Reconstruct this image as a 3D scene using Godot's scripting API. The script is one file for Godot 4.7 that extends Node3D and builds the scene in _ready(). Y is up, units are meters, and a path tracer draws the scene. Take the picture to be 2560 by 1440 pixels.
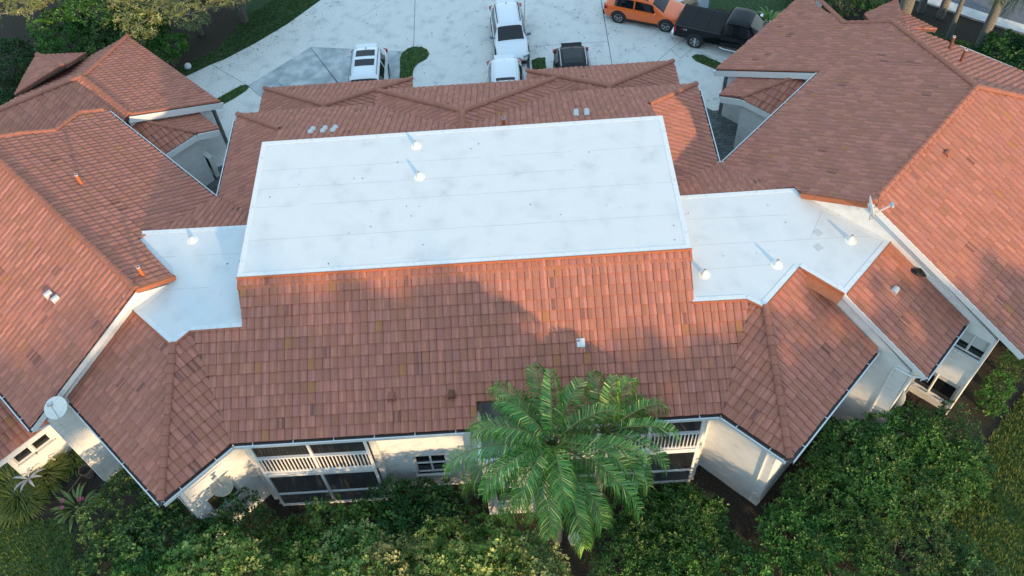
extends Node3D

const SLOPE := 0.47
const TILE_W := 0.25
const TILE_E := 0.37
var rng := RandomNumberGenerator.new()
var M := {}
var used := {}
var building: Node3D


class MB:
	var v := PackedVector3Array()
	var n := PackedVector3Array()
	var c := PackedColorArray()
	func tri(a: Vector3, b: Vector3, d: Vector3, col := Color.WHITE) -> void:
		var m := (d - a).cross(b - a)
		if m.length_squared() < 1e-14:
			return
		m = m.normalized()
		v.push_back(a); v.push_back(b); v.push_back(d)
		n.push_back(m); n.push_back(m); n.push_back(m)
		c.push_back(col); c.push_back(col); c.push_back(col)
	func trin(a: Vector3, b: Vector3, d: Vector3, na: Vector3, nb: Vector3, nd: Vector3, col := Color.WHITE) -> void:
		v.push_back(a); v.push_back(b); v.push_back(d)
		n.push_back(na); n.push_back(nb); n.push_back(nd)
		c.push_back(col); c.push_back(col); c.push_back(col)
	func quad(a: Vector3, b: Vector3, d: Vector3, e: Vector3, col := Color.WHITE) -> void:
		tri(a, b, d, col); tri(a, d, e, col)
	# box from centre frame: half sizes hx hy hz along basis of t
	func obox(t: Transform3D, hs: Vector3, col := Color.WHITE) -> void:
		var p := []
		for i in 8:
			p.append(t * Vector3(hs.x if i & 1 else -hs.x, hs.y if i & 2 else -hs.y, hs.z if i & 4 else -hs.z))
		quad(p[4], p[6], p[7], p[5], col); quad(p[1], p[3], p[2], p[0], col)
		quad(p[5], p[7], p[3], p[1], col); quad(p[0], p[2], p[6], p[4], col)
		quad(p[2], p[3], p[7], p[6], col); quad(p[0], p[4], p[5], p[1], col)
	func box(a: Vector3, b: Vector3, col := Color.WHITE) -> void:
		obox(Transform3D(Basis(), (a + b) * 0.5), (b - a).abs() * 0.5, col)
	# bar between two points, width w (horizontal across) and height h
	func bar(a: Vector3, b: Vector3, w: float, h: float, col := Color.WHITE) -> void:
		var d := b - a
		var l := d.length()
		if l < 1e-5:
			return
		d /= l
		var up := Vector3.UP if absf(d.y) < 0.95 else Vector3.RIGHT
		var s := d.cross(up).normalized()
		var u := s.cross(d).normalized()
		obox(Transform3D(Basis(-s, u, d), (a + b) * 0.5), Vector3(w * 0.5, h * 0.5, l * 0.5), col)
	func tube(path: Array, radii: Array, sides := 8, col := Color.WHITE, caps := true) -> void:
		var rings := []
		var nrm := []
		var last := Vector3.ZERO
		for i in path.size():
			var d: Vector3 = (path[min(i + 1, path.size() - 1)] - path[max(i - 1, 0)]).normalized()
			var ref := last
			if i == 0:
				ref = Vector3.RIGHT if absf(d.x) < 0.8 else Vector3.UP
			var s := (ref - d * ref.dot(d)).normalized()
			last = s
			var u := d.cross(s)
			var ring := []
			var rn := []
			for k in sides:
				var a := TAU * k / sides
				var o := s * cos(a) + u * sin(a)
				ring.append(path[i] + o * float(radii[i]))
				rn.append(o)
			rings.append(ring); nrm.append(rn)
		for i in path.size() - 1:
			for k in sides:
				var k2 := (k + 1) % sides
				trin(rings[i][k], rings[i + 1][k], rings[i + 1][k2], nrm[i][k], nrm[i + 1][k], nrm[i + 1][k2], col)
				trin(rings[i][k], rings[i + 1][k2], rings[i][k2], nrm[i][k], nrm[i + 1][k2], nrm[i][k2], col)
		if caps:
			var e := path.size() - 1
			for k in range(1, sides - 1):
				tri(rings[e][0], rings[e][k + 1], rings[e][k], col)
				tri(rings[0][0], rings[0][k], rings[0][k + 1], col)
	# lathe round axis at o: profile of Vector2(radius, height)
	func lathe(t: Transform3D, prof: Array, sides := 16, col := Color.WHITE) -> void:
		for i in prof.size() - 1:
			var p: Vector2 = prof[i]
			var r: Vector2 = prof[i + 1]
			for k in sides:
				var a := TAU * k / sides
				var b := TAU * (k + 1) / sides
				var e := r - p
				var nn := Vector2(e.y, -e.x).normalized()
				var p1 := t * Vector3(p.x * cos(a), p.y, p.x * sin(a))
				var p2 := t * Vector3(p.x * cos(b), p.y, p.x * sin(b))
				var r1 := t * Vector3(r.x * cos(a), r.y, r.x * sin(a))
				var r2 := t * Vector3(r.x * cos(b), r.y, r.x * sin(b))
				var na := (t.basis * Vector3(nn.x * cos(a), nn.y, nn.x * sin(a))).normalized()
				var nb := (t.basis * Vector3(nn.x * cos(b), nn.y, nn.x * sin(b))).normalized()
				if p.x > 1e-5:
					trin(p1, p2, r1, na, nb, na, col)
				if r.x > 1e-5:
					trin(p2, r2, r1, nb, nb, na, col)
	# flat polygon (plan x,z) at heights from a Callable
	func plan_poly(poly: PackedVector2Array, yf: Callable, col := Color.WHITE) -> void:
		var idx := Geometry2D.triangulate_polygon(poly)
		for i in range(0, idx.size(), 3):
			var a := poly[idx[i]]; var b := poly[idx[i + 1]]; var d := poly[idx[i + 2]]
			var pa := Vector3(a.x, yf.call(a), a.y)
			var pb := Vector3(b.x, yf.call(b), b.y)
			var pd := Vector3(d.x, yf.call(d), d.y)
			if (pd - pa).cross(pb - pa).y < 0:
				tri(pa, pd, pb, col)
			else:
				tri(pa, pb, pd, col)
	# prism: plan polygon between y0 and y1
	func prism(poly: PackedVector2Array, y0: float, y1: float, col := Color.WHITE, bottom := false) -> void:
		plan_poly(poly, func(_p): return y1, col)
		if bottom:
			plan_poly(poly, func(_p): return y0, col)
		var m := poly.size()
		var cw := Geometry2D.is_polygon_clockwise(poly)
		for i in m:
			var a := poly[i]; var b := poly[(i + 1) % m]
			if not cw:
				var s := a; a = b; b = s
			quad(Vector3(a.x, y0, a.y), Vector3(a.x, y1, a.y), Vector3(b.x, y1, b.y), Vector3(b.x, y0, b.y), col)
	func mesh() -> ArrayMesh:
		var arr := []
		arr.resize(Mesh.ARRAY_MAX)
		arr[Mesh.ARRAY_VERTEX] = v
		arr[Mesh.ARRAY_NORMAL] = n
		arr[Mesh.ARRAY_COLOR] = c
		var am := ArrayMesh.new()
		am.add_surface_from_arrays(Mesh.PRIMITIVE_TRIANGLES, arr)
		return am


func numbered(called: String) -> String:
	if not used.has(called):
		used[called] = 0
		return called
	used[called] += 1
	return "%s_%03d" % [called, used[called]]

func thing(called: String, label: String, category: String, at := Vector3.ZERO, turn := 0.0, group := "") -> Node3D:
	var o := Node3D.new()
	o.name = numbered(called)
	add_child(o)
	o.position = at
	o.rotation.y = turn
	tag(o, label, category, group)
	return o

func tag(o: Node3D, label: String, category: String, group := "", kind := "") -> void:
	if label: o.set_meta("label", label)
	if category: o.set_meta("category", category)
	if group: o.set_meta("group", group)
	if kind: o.set_meta("kind", kind)

func part(called: String, mb: MB, m: Material, parent: Node3D) -> MeshInstance3D:
	var o := MeshInstance3D.new()
	o.name = called if parent != self else numbered(called)
	o.mesh = mb.mesh()
	o.material_override = m
	parent.add_child(o, true)
	return o

func part_mesh(called: String, mesh: Mesh, m: Material, parent: Node3D, t := Transform3D()) -> MeshInstance3D:
	var o := MeshInstance3D.new()
	o.name = called
	o.mesh = mesh
	o.material_override = m
	parent.add_child(o, true)
	o.transform = t
	return o

func structure(called: String, mb: MB, m: Material) -> MeshInstance3D:
	var o := part(called, mb, m, self)
	o.set_meta("kind", "structure")
	return o

func lin(r: float, g: float, b: float) -> Color:
	return Color(r, g, b).linear_to_srgb()

func noise_tex(seed_: int, freq: float, stops: Array, size := 512, oct := 4, normal := false, type := FastNoiseLite.TYPE_SIMPLEX_SMOOTH) -> NoiseTexture2D:
	var f := FastNoiseLite.new()
	f.seed = seed_
	f.noise_type = type
	f.frequency = freq
	f.fractal_octaves = oct
	var t := NoiseTexture2D.new()
	t.width = size
	t.height = size
	t.seamless = true
	t.noise = f
	if normal:
		t.as_normal_map = true
		t.bump_strength = 6.0
	else:
		var g := Gradient.new()
		var offs := PackedFloat32Array()
		var cols := PackedColorArray()
		for s in stops:
			offs.push_back(s[0]); cols.push_back(s[1])
		g.offsets = offs
		g.colors = cols
		t.color_ramp = g
	return t

func mat(col: Color, rough := 0.8, metal := 0.0) -> StandardMaterial3D:
	var m := StandardMaterial3D.new()
	m.albedo_color = col
	m.roughness = rough
	m.metallic = metal
	return m

func tri_mat(tex: Texture2D, scale: float, rough := 0.85, nrm: Texture2D = null, nscale := 0.5, vcol := false) -> StandardMaterial3D:
	var m := mat(Color.WHITE, rough)
	m.albedo_texture = tex
	m.uv1_triplanar = true
	m.uv1_world_triplanar = true
	m.uv1_scale = Vector3.ONE * scale
	if nrm:
		m.normal_enabled = true
		m.normal_texture = nrm
		m.normal_scale = nscale
	m.vertex_color_use_as_albedo = vcol
	return m

func g3(a: float) -> Color:
	return Color(a, a, a)

func make_materials() -> void:
	var grain := noise_tex(3, 0.06, [[0.0, g3(0.72)], [0.45, g3(0.92)], [0.6, g3(1.0)], [1.0, Color(1, 0.98, 0.95)]], 512, 5)
	var fine_n := noise_tex(5, 0.12, [], 512, 4, true)
	M.tile = tri_mat(grain, 0.9, 0.9, fine_n, 0.35, true)
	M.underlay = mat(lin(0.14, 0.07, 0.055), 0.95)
	M.cap = tri_mat(grain, 0.8, 0.88, fine_n, 0.35, true)
	var painted := noise_tex(21, 0.03, [[0.0, lin(0.26, 0.075, 0.03)], [0.35, lin(0.40, 0.125, 0.05)], [0.6, lin(0.44, 0.14, 0.06)], [1.0, lin(0.36, 0.12, 0.06)]], 512, 5)
	M.painted = tri_mat(painted, 0.5, 0.75, fine_n, 0.15)
	var stucco := noise_tex(8, 0.018, [[0.0, lin(0.58, 0.56, 0.52)], [0.3, lin(0.70, 0.695, 0.67)], [0.55, lin(0.75, 0.745, 0.725)], [1.0, lin(0.76, 0.755, 0.73)]], 512, 5)
	M.stucco = tri_mat(stucco, 0.22, 0.9, fine_n, 0.25)
	var memb := noise_tex(11, 0.012, [[0.0, lin(0.51, 0.535, 0.545)], [0.22, lin(0.585, 0.61, 0.615)], [0.42, lin(0.615, 0.64, 0.64)], [0.6, lin(0.635, 0.655, 0.655)], [0.8, lin(0.62, 0.645, 0.65)], [1.0, lin(0.56, 0.595, 0.61)]], 1024, 7)
	M.membrane = tri_mat(memb, 0.06, 0.65)
	M.seam = mat(lin(0.46, 0.48, 0.49), 0.8)
	M.metal_white = tri_mat(noise_tex(14, 0.02, [[0.0, lin(0.54, 0.57, 0.58)], [0.4, lin(0.66, 0.68, 0.68)], [1.0, lin(0.70, 0.72, 0.72)]], 512, 4), 0.4, 0.45)
	M.white = mat(lin(0.78, 0.78, 0.76), 0.5)
	M.gutter_dirt_shade = mat(lin(0.13, 0.125, 0.115), 0.95)  # dark tone mostly paints the shade inside the trough, with some dirt
	M.dark = mat(lin(0.012, 0.013, 0.015), 0.6)
	M.rubber = mat(lin(0.018, 0.018, 0.02), 0.85)
	M.grey_metal = mat(lin(0.45, 0.46, 0.47), 0.4, 0.6)
	M.galv = mat(lin(0.55, 0.55, 0.55), 0.55, 0.2)
	M.brown_pipe = mat(lin(0.16, 0.06, 0.035), 0.8)
	M.orange_pipe = mat(lin(0.48, 0.14, 0.045), 0.7)
	var conc := noise_tex(31, 0.01, [[0.0, lin(0.44, 0.44, 0.42)], [0.3, lin(0.58, 0.575, 0.55)], [0.5, lin(0.63, 0.62, 0.585)], [0.75, lin(0.65, 0.635, 0.60)], [1.0, lin(0.59, 0.585, 0.56)]], 1024, 6)
	M.concrete = tri_mat(conc, 0.09, 0.92, fine_n, 0.2)
	M.concrete_wet = tri_mat(noise_tex(33, 0.012, [[0.0, lin(0.26, 0.30, 0.31)], [0.4, lin(0.36, 0.40, 0.41)], [0.62, lin(0.46, 0.49, 0.49)], [1.0, lin(0.56, 0.58, 0.57)]], 512, 5), 0.16, 0.85, fine_n, 0.2)
	M.paver = tri_mat(noise_tex(35, 0.05, [[0.0, lin(0.05, 0.06, 0.06)], [0.5, lin(0.10, 0.115, 0.11)], [1.0, lin(0.2, 0.21, 0.2)]], 512, 5), 0.25, 0.9, fine_n, 0.5)
	var soil := noise_tex(41, 0.05, [[0.0, lin(0.012, 0.010, 0.007)], [0.5, lin(0.035, 0.026, 0.018)], [0.75, lin(0.06, 0.045, 0.03)], [1.0, lin(0.12, 0.09, 0.06)]], 512, 6)
	M.soil = tri_mat(soil, 0.35, 0.98, fine_n, 1.0)
	var lawn := noise_tex(43, 0.04, [[0.0, lin(0.018, 0.04, 0.010)], [0.4, lin(0.035, 0.075, 0.017)], [0.65, lin(0.055, 0.10, 0.024)], [1.0, lin(0.12, 0.14, 0.045)]], 512, 6)
	M.lawn = tri_mat(lawn, 0.22, 0.98, fine_n, 1.0)
	M.asphalt = tri_mat(noise_tex(47, 0.05, [[0.0, lin(0.10, 0.11, 0.13)], [1.0, lin(0.17, 0.18, 0.20)]], 256, 4), 0.2, 0.95)
	M.bark = tri_mat(noise_tex(51, 0.05, [[0.0, lin(0.06, 0.05, 0.04)], [0.5, lin(0.15, 0.13, 0.11)], [1.0, lin(0.28, 0.26, 0.23)]], 256, 4), 0.8, 0.95, fine_n, 1.0)
	M.palm_bark = tri_mat(noise_tex(53, 0.05, [[0.0, lin(0.10, 0.10, 0.09)], [0.5, lin(0.2, 0.195, 0.175)], [1.0, lin(0.3, 0.29, 0.26)]], 256, 4), 0.8, 0.95, fine_n, 0.8)
	var leaf := mat(Color.WHITE, 0.5)
	leaf.vertex_color_use_as_albedo = true
	leaf.cull_mode = BaseMaterial3D.CULL_DISABLED
	leaf.backlight_enabled = true
	leaf.backlight = lin(0.12, 0.20, 0.03)
	M.leaf = leaf
	var frond := mat(Color.WHITE, 0.42)
	frond.vertex_color_use_as_albedo = true
	frond.cull_mode = BaseMaterial3D.CULL_DISABLED
	frond.backlight_enabled = true
	frond.backlight = lin(0.08, 0.15, 0.025)
	M.frond = frond
	var glass := mat(lin(0.012, 0.016, 0.018), 0.06)
	M.glass = glass
	M.screen = mat(lin(0.016, 0.016, 0.015), 0.8)
	M.blind = mat(lin(0.55, 0.57, 0.56), 0.7)
	M.bronze_glass = mat(lin(0.10, 0.075, 0.035), 0.15)
	M.vcol = mat(Color.WHITE, 0.7)
	M.vcol.vertex_color_use_as_albedo = true
	M.bay_roof = mat(lin(0.16, 0.175, 0.2), 0.6)
	M.jack = mat(lin(0.8, 0.78, 0.7), 0.6)
	M.vent_clay = mat(lin(0.3, 0.11, 0.075), 0.85)
	M.mesh_screen = mat(Color(0.02, 0.02, 0.02, 0.55), 0.9)
	M.mesh_screen.transparency = BaseMaterial3D.TRANSPARENCY_ALPHA
	M.joint = mat(lin(0.10, 0.11, 0.115), 0.95)
	M.paver_b = mat(lin(0.13, 0.15, 0.145), 0.9)
	M.lawn_green = tri_mat(noise_tex(44, 0.04, [[0.0, lin(0.014, 0.032, 0.010)], [0.45, lin(0.026, 0.062, 0.018)], [0.75, lin(0.04, 0.08, 0.022)], [1.0, lin(0.09, 0.10, 0.04)]], 512, 6), 0.22, 0.98, fine_n, 1.0)
	M.mulch = tri_mat(noise_tex(46, 0.09, [[0.0, lin(0.010, 0.008, 0.006)], [0.45, lin(0.026, 0.022, 0.016)], [0.7, lin(0.055, 0.045, 0.033)], [1.0, lin(0.16, 0.135, 0.10)]], 512, 6), 0.5, 0.98, fine_n, 1.2)
	M.plastic_white = mat(lin(0.62, 0.66, 0.68), 0.45)
	M.pot = tri_mat(noise_tex(66, 0.05, [[0.0, lin(0.05, 0.035, 0.025)], [0.5, lin(0.14, 0.10, 0.075)], [1.0, lin(0.26, 0.21, 0.17)]], 256, 4), 1.2, 0.9)
	M.dry_wood = mat(lin(0.2, 0.15, 0.1), 0.9)
	M.pale_wood = mat(lin(0.55, 0.48, 0.36), 0.8)
	M.stone = tri_mat(noise_tex(67, 0.06, [[0.0, lin(0.12, 0.14, 0.12)], [1.0, lin(0.3, 0.32, 0.29)]], 256, 4), 1.0, 0.95)
	M.dark_stone = mat(lin(0.03, 0.034, 0.03), 0.9)
	M.bag = mat(lin(0.01, 0.01, 0.011), 0.35)
	M.bin_blue = mat(lin(0.42, 0.5, 0.56), 0.5)
	M.carton = mat(lin(0.30, 0.2, 0.12), 0.9)
	M.pale_bark = mat(lin(0.24, 0.22, 0.19), 0.9)
	M.seam_light = mat(lin(0.5, 0.52, 0.52), 0.8)

# ---------------------------------------------------------------- roofs
var cand := []          # every whole tile: slope index, transform, variant, weight
var loose := MB.new()   # clipped tiles
var slopes := []
var tile_arrays := []
var tile_meshes := []

func ab(a: float, b: float) -> Vector2:
	return Vector2((a - b) * 0.5, (a + b) * 0.5)

func prof(t: float) -> float:
	if t < 0.07:
		return lerpf(0.0, 0.036, t / 0.07)
	if t < 0.5:
		return lerpf(0.036, 0.054, (t - 0.07) / 0.43)
	return lerpf(0.054, 0.010, pow((t - 0.5) / 0.5, 1.6))

const CUTS := [0.0, 0.07, 0.3, 0.6, 0.85, 1.0]

func tile_colour(k: int) -> Array:
	# base clay tone, and one strip of the tile that came out paler or browner from the mould
	var r := RandomNumberGenerator.new()
	r.seed = 900 + k
	var base := Vector3(0.45, 0.174, 0.120)
	base *= r.randf_range(0.90, 1.08)
	base.x *= r.randf_range(0.96, 1.05)
	base.z *= r.randf_range(0.9, 1.1)
	var cols := []
	var band := r.randi_range(0, 4)
	var gain := r.randf_range(1.08, 1.26) if r.randf() < 0.6 else r.randf_range(0.9, 0.98)
	for i in 5:
		var f := gain if i == band or (i == band + 1 and r.randf() < 0.4) else r.randf_range(0.95, 1.05)
		cols.append(Color(base.x * f, base.y * f * (1.03 if f > 1.1 else 1.0), base.z * f))
	return cols

func build_tile(mb: MB, cols: Array) -> void:
	# local frame: x across, y out of the roof, -z up the slope; origin at the lower left corner
	var th := 0.034
	var z1 := -(TILE_E + 0.02)
	for i in 5:
		var u0: float = CUTS[i] * TILE_W; var u1: float = CUTS[i + 1] * TILE_W
		var h0 := prof(CUTS[i]); var h1 := prof(CUTS[i + 1])
		var a := Vector3(u0, h0 + th, 0); var b := Vector3(u0, h0 - 0.001, z1)
		var c := Vector3(u1, h1 - 0.001, z1); var d := Vector3(u1, h1 + th, 0)
		mb.quad(a, b, c, d, cols[i])
		mb.quad(Vector3(u0, h0 - 0.012, 0.0), a, d, Vector3(u1, h1 - 0.012, 0.0), cols[i])
	mb.quad(Vector3(TILE_W, -0.005, 0), Vector3(TILE_W, prof(1.0) + th, 0), Vector3(TILE_W, prof(1.0), z1), Vector3(TILE_W, -0.005, z1), cols[4])
	mb.quad(Vector3(0, -0.005, z1), Vector3(0, 0, z1), Vector3(0, th, 0), Vector3(0, -0.005, 0), cols[0])

func roof_y(p: Vector2, p0: Vector2, nrm: Vector2, e: float) -> float:
	return e - SLOPE * (p - p0).dot(nrm)

# a tiled slope: plan polygon, a point of its eave, its outward normal, its eave height
func slope(called: String, poly: Array, p0: Vector2, nrm: Vector2, e: float, tiles := true) -> void:
	nrm = nrm.normalized()
	var pp := PackedVector2Array(poly)
	var mb := MB.new()
	mb.plan_poly(pp, func(p): return roof_y(p, p0, nrm, e) - 0.012)
	# underside, a board thick
	mb.plan_poly(pp, func(p): return roof_y(p, p0, nrm, e) - 0.14)
	for i in pp.size():
		var a := pp[i]; var b := pp[(i + 1) % pp.size()]
		var ya := roof_y(a, p0, nrm, e); var yb := roof_y(b, p0, nrm, e)
		mb.quad(Vector3(a.x, ya - 0.14, a.y), Vector3(a.x, ya - 0.012, a.y), Vector3(b.x, yb - 0.012, b.y), Vector3(b.x, yb - 0.14, b.y))
	var node := part(called, mb, M.underlay, building)
	if not tiles:
		return
	var inw := Vector3(-nrm.x, 0, -nrm.y)
	var k := sqrt(1.0 + SLOPE * SLOPE)
	var up := (inw + Vector3.UP * SLOPE) / k      # up the slope
	var uu := Vector3(-nrm.y, 0, nrm.x) * -1.0    # to the right when looking up the slope
	uu = inw.cross(Vector3.UP).normalized()
	var out := uu.cross(up).normalized()
	if out.y < 0:
		out = -out
	var o := Vector3(p0.x, e, p0.y)
	var loc := PackedVector2Array()
	var lo := Vector2(1e9, 1e9); var hi := Vector2(-1e9, -1e9)
	for p in pp:
		var w := Vector3(p.x, roof_y(p, p0, nrm, e), p.y) - o
		var l := Vector2(w.dot(uu), w.dot(up))
		loc.push_back(l)
		lo = lo.min(l); hi = hi.max(l)
	var si := slopes.size()
	slopes.append(node)
	var cam := Vector3(0, 29.85, 0)
	var r0 := int(floor(lo.y / TILE_E)); var r1 := int(ceil(hi.y / TILE_E))
	var c0 := int(floor(lo.x / TILE_W)); var c1 := int(ceil(hi.x / TILE_W))
	for r in range(r0, r1):
		var bow := rng.randf_range(-0.008, 0.008)
		for c in range(c0, c1):
			var u := c * TILE_W + rng.randf_range(-0.004, 0.004)
			var v := r * TILE_E + bow + rng.randf_range(-0.007, 0.007) - 0.03
			var rect := PackedVector2Array([Vector2(u, v), Vector2(u + TILE_W, v), Vector2(u + TILE_W, v + TILE_E), Vector2(u, v + TILE_E)])
			var inside := 0
			var hits := PackedVector2Array(rect)
			for q in [Vector2(0.01, 0.05), Vector2(0.24, 0.05), Vector2(0.24, 0.36), Vector2(0.01, 0.36)]:
				if Geometry2D.is_point_in_polygon(Vector2(u, v) + q, loc):
					inside += 1
			var variant := rng.randi_range(0, 23) if rng.randf() > 0.022 else rng.randi_range(24, 27)
			var lift := rng.randf_range(0.0, 0.007)
			if inside == 4:
				var t := Transform3D(Basis(uu, out, -up), o + uu * u + up * v + out * lift)
				t.basis = t.basis * Basis(Vector3(0, 1, 0), rng.randf_range(-0.012, 0.012)) * Basis(Vector3(1, 0, 0), rng.randf_range(-0.006, 0.006))
				var d := cam - t.origin
				cand.append([si, t, variant, maxf(0.0, out.dot(d.normalized())) / d.length_squared()])
			else:
				if inside == 0 and not Geometry2D.is_point_in_polygon(Vector2(u + 0.125, v + 0.18), loc):
					continue
				var cols: Array = tile_arrays[variant]
				for s in 5:
					var sr := PackedVector2Array([Vector2(u + CUTS[s] * TILE_W, v), Vector2(u + CUTS[s + 1] * TILE_W, v), Vector2(u + CUTS[s + 1] * TILE_W, v + TILE_E), Vector2(u + CUTS[s] * TILE_W, v + TILE_E)])
					for g in Geometry2D.intersect_polygons(sr, loc):
						if g.size() < 3:
							continue
						var p3 := []
						var low := []
						for q in g:
							var h := prof(clampf((q.x - u) / TILE_W, 0, 1)) + 0.034 * (1.0 - (q.y - v) / TILE_E)
							p3.append(o + uu * q.x + up * q.y + out * (h + lift))
							low.append(o + uu * q.x + up * q.y)
						for i in range(1, g.size() - 1):
							if (p3[i + 1] - p3[0]).cross(p3[i] - p3[0]).dot(out) > 0:
								loose.tri(p3[0], p3[i], p3[i + 1], cols[s])
							else:
								loose.tri(p3[0], p3[i + 1], p3[i], cols[s])
						for i in g.size():
							var j := (i + 1) % g.size()
							if absf(g[i].y - g[j].y) > 0.001 and absf(g[i].x - g[j].x) < 0.001:
								continue
							loose.quad(low[i], p3[i], p3[j], low[j], cols[s])

func finish_tiles() -> void:
	cand.sort_custom(func(x, y): return x[3] > y[3])
	var rest := loose
	for i in cand.size():
		var it: Array = cand[i]
		if i < 300:
			part_mesh("tile", tile_meshes[it[2]], M.tile, slopes[it[0]], it[1])
		else:
			build_tile_into(rest, it[1], it[2])
	var o := part("roof_tiles", rest, M.tile, building)
	o.set_meta("kind", "stuff")

func build_tile_into(mb: MB, t: Transform3D, variant: int) -> void:
	var arr: Array = tile_src[variant]
	var vs: PackedVector3Array = arr[0]
	var ns: PackedVector3Array = arr[1]
	mb.v.append_array(t * vs)
	var bt := Transform3D(t.basis, Vector3.ZERO)
	mb.n.append_array(bt * ns)
	mb.c.append_array(arr[2])

var tile_src := []

func prepare_tiles() -> void:
	for k in 28:
		var cols := tile_colour(k)
		if k >= 24:
			# weathered ones: algae black or lichen ochre on part of the tile
			for i in 5:
				var c: Color = cols[i]
				if (i + k) % 3 != 0:
					cols[i] = Color(c.r * 0.55, c.g * 0.6, c.b * 0.65) if k < 27 else Color(c.r * 1.0, c.g * 1.12, c.b * 0.7)
		tile_arrays.append(cols)
		var mb := MB.new()
		build_tile(mb, cols)
		tile_src.append([mb.v, mb.n, mb.c])
		tile_meshes.append(mb.mesh())

# ridge and hip caps: a run of overlapping half round tiles
var cap_meshes := []

func prepare_caps() -> void:
	for k in 6:
		var mb := MB.new()
		var f := rng.randf_range(0.9, 1.1)
		var col := Color(0.41 * f, 0.158 * f, 0.102 * f)
		var l := 0.40
		for i in 8:
			var a0 := PI * i / 8.0; var a1 := PI * (i + 1) / 8.0
			var r0 := 0.125; var r1 := 0.105
			var p0 := Vector3(-cos(a0) * r0, sin(a0) * r0 * 0.8, 0); var p1 := Vector3(-cos(a1) * r0, sin(a1) * r0 * 0.8, 0)
			var q0 := Vector3(-cos(a0) * r1, sin(a0) * r1 * 0.8 - 0.018, l); var q1 := Vector3(-cos(a1) * r1, sin(a1) * r1 * 0.8 - 0.018, l)
			mb.quad(p0, q0, q1, p1, col)
			mb.tri(Vector3(0, -0.02, 0.0), p0, p1, Color(col.r * 0.9, col.g * 0.9, col.b * 0.9))
		cap_meshes.append(mb.mesh())

# from the lower to the upper end
func ridge(a: Vector3, b: Vector3, called := "ridge_cap", fat := 1.0) -> void:
	var node := Node3D.new()
	node.name = called
	building.add_child(node, true)
	var d := b - a
	var l := d.length()
	d /= l
	var s := d.cross(Vector3.UP).normalized()
	var u := s.cross(d).normalized()
	var cnt := int(ceil(l / 0.34))
	for i in cnt:
		var p := a + d * (l * i / cnt)
		var t := Transform3D(Basis(-s * fat, u * fat, d), p + u * (0.03 + rng.randf_range(-0.004, 0.004)))
		part_mesh("ridge_tile", cap_meshes[rng.randi_range(0, 5)], M.cap, node, t)

func y3(p: Vector2, p0: Vector2, nrm: Vector2, e: float, up := 0.0) -> Vector3:
	return Vector3(p.x, roof_y(p, p0, nrm.normalized(), e) + up, p.y)

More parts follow.
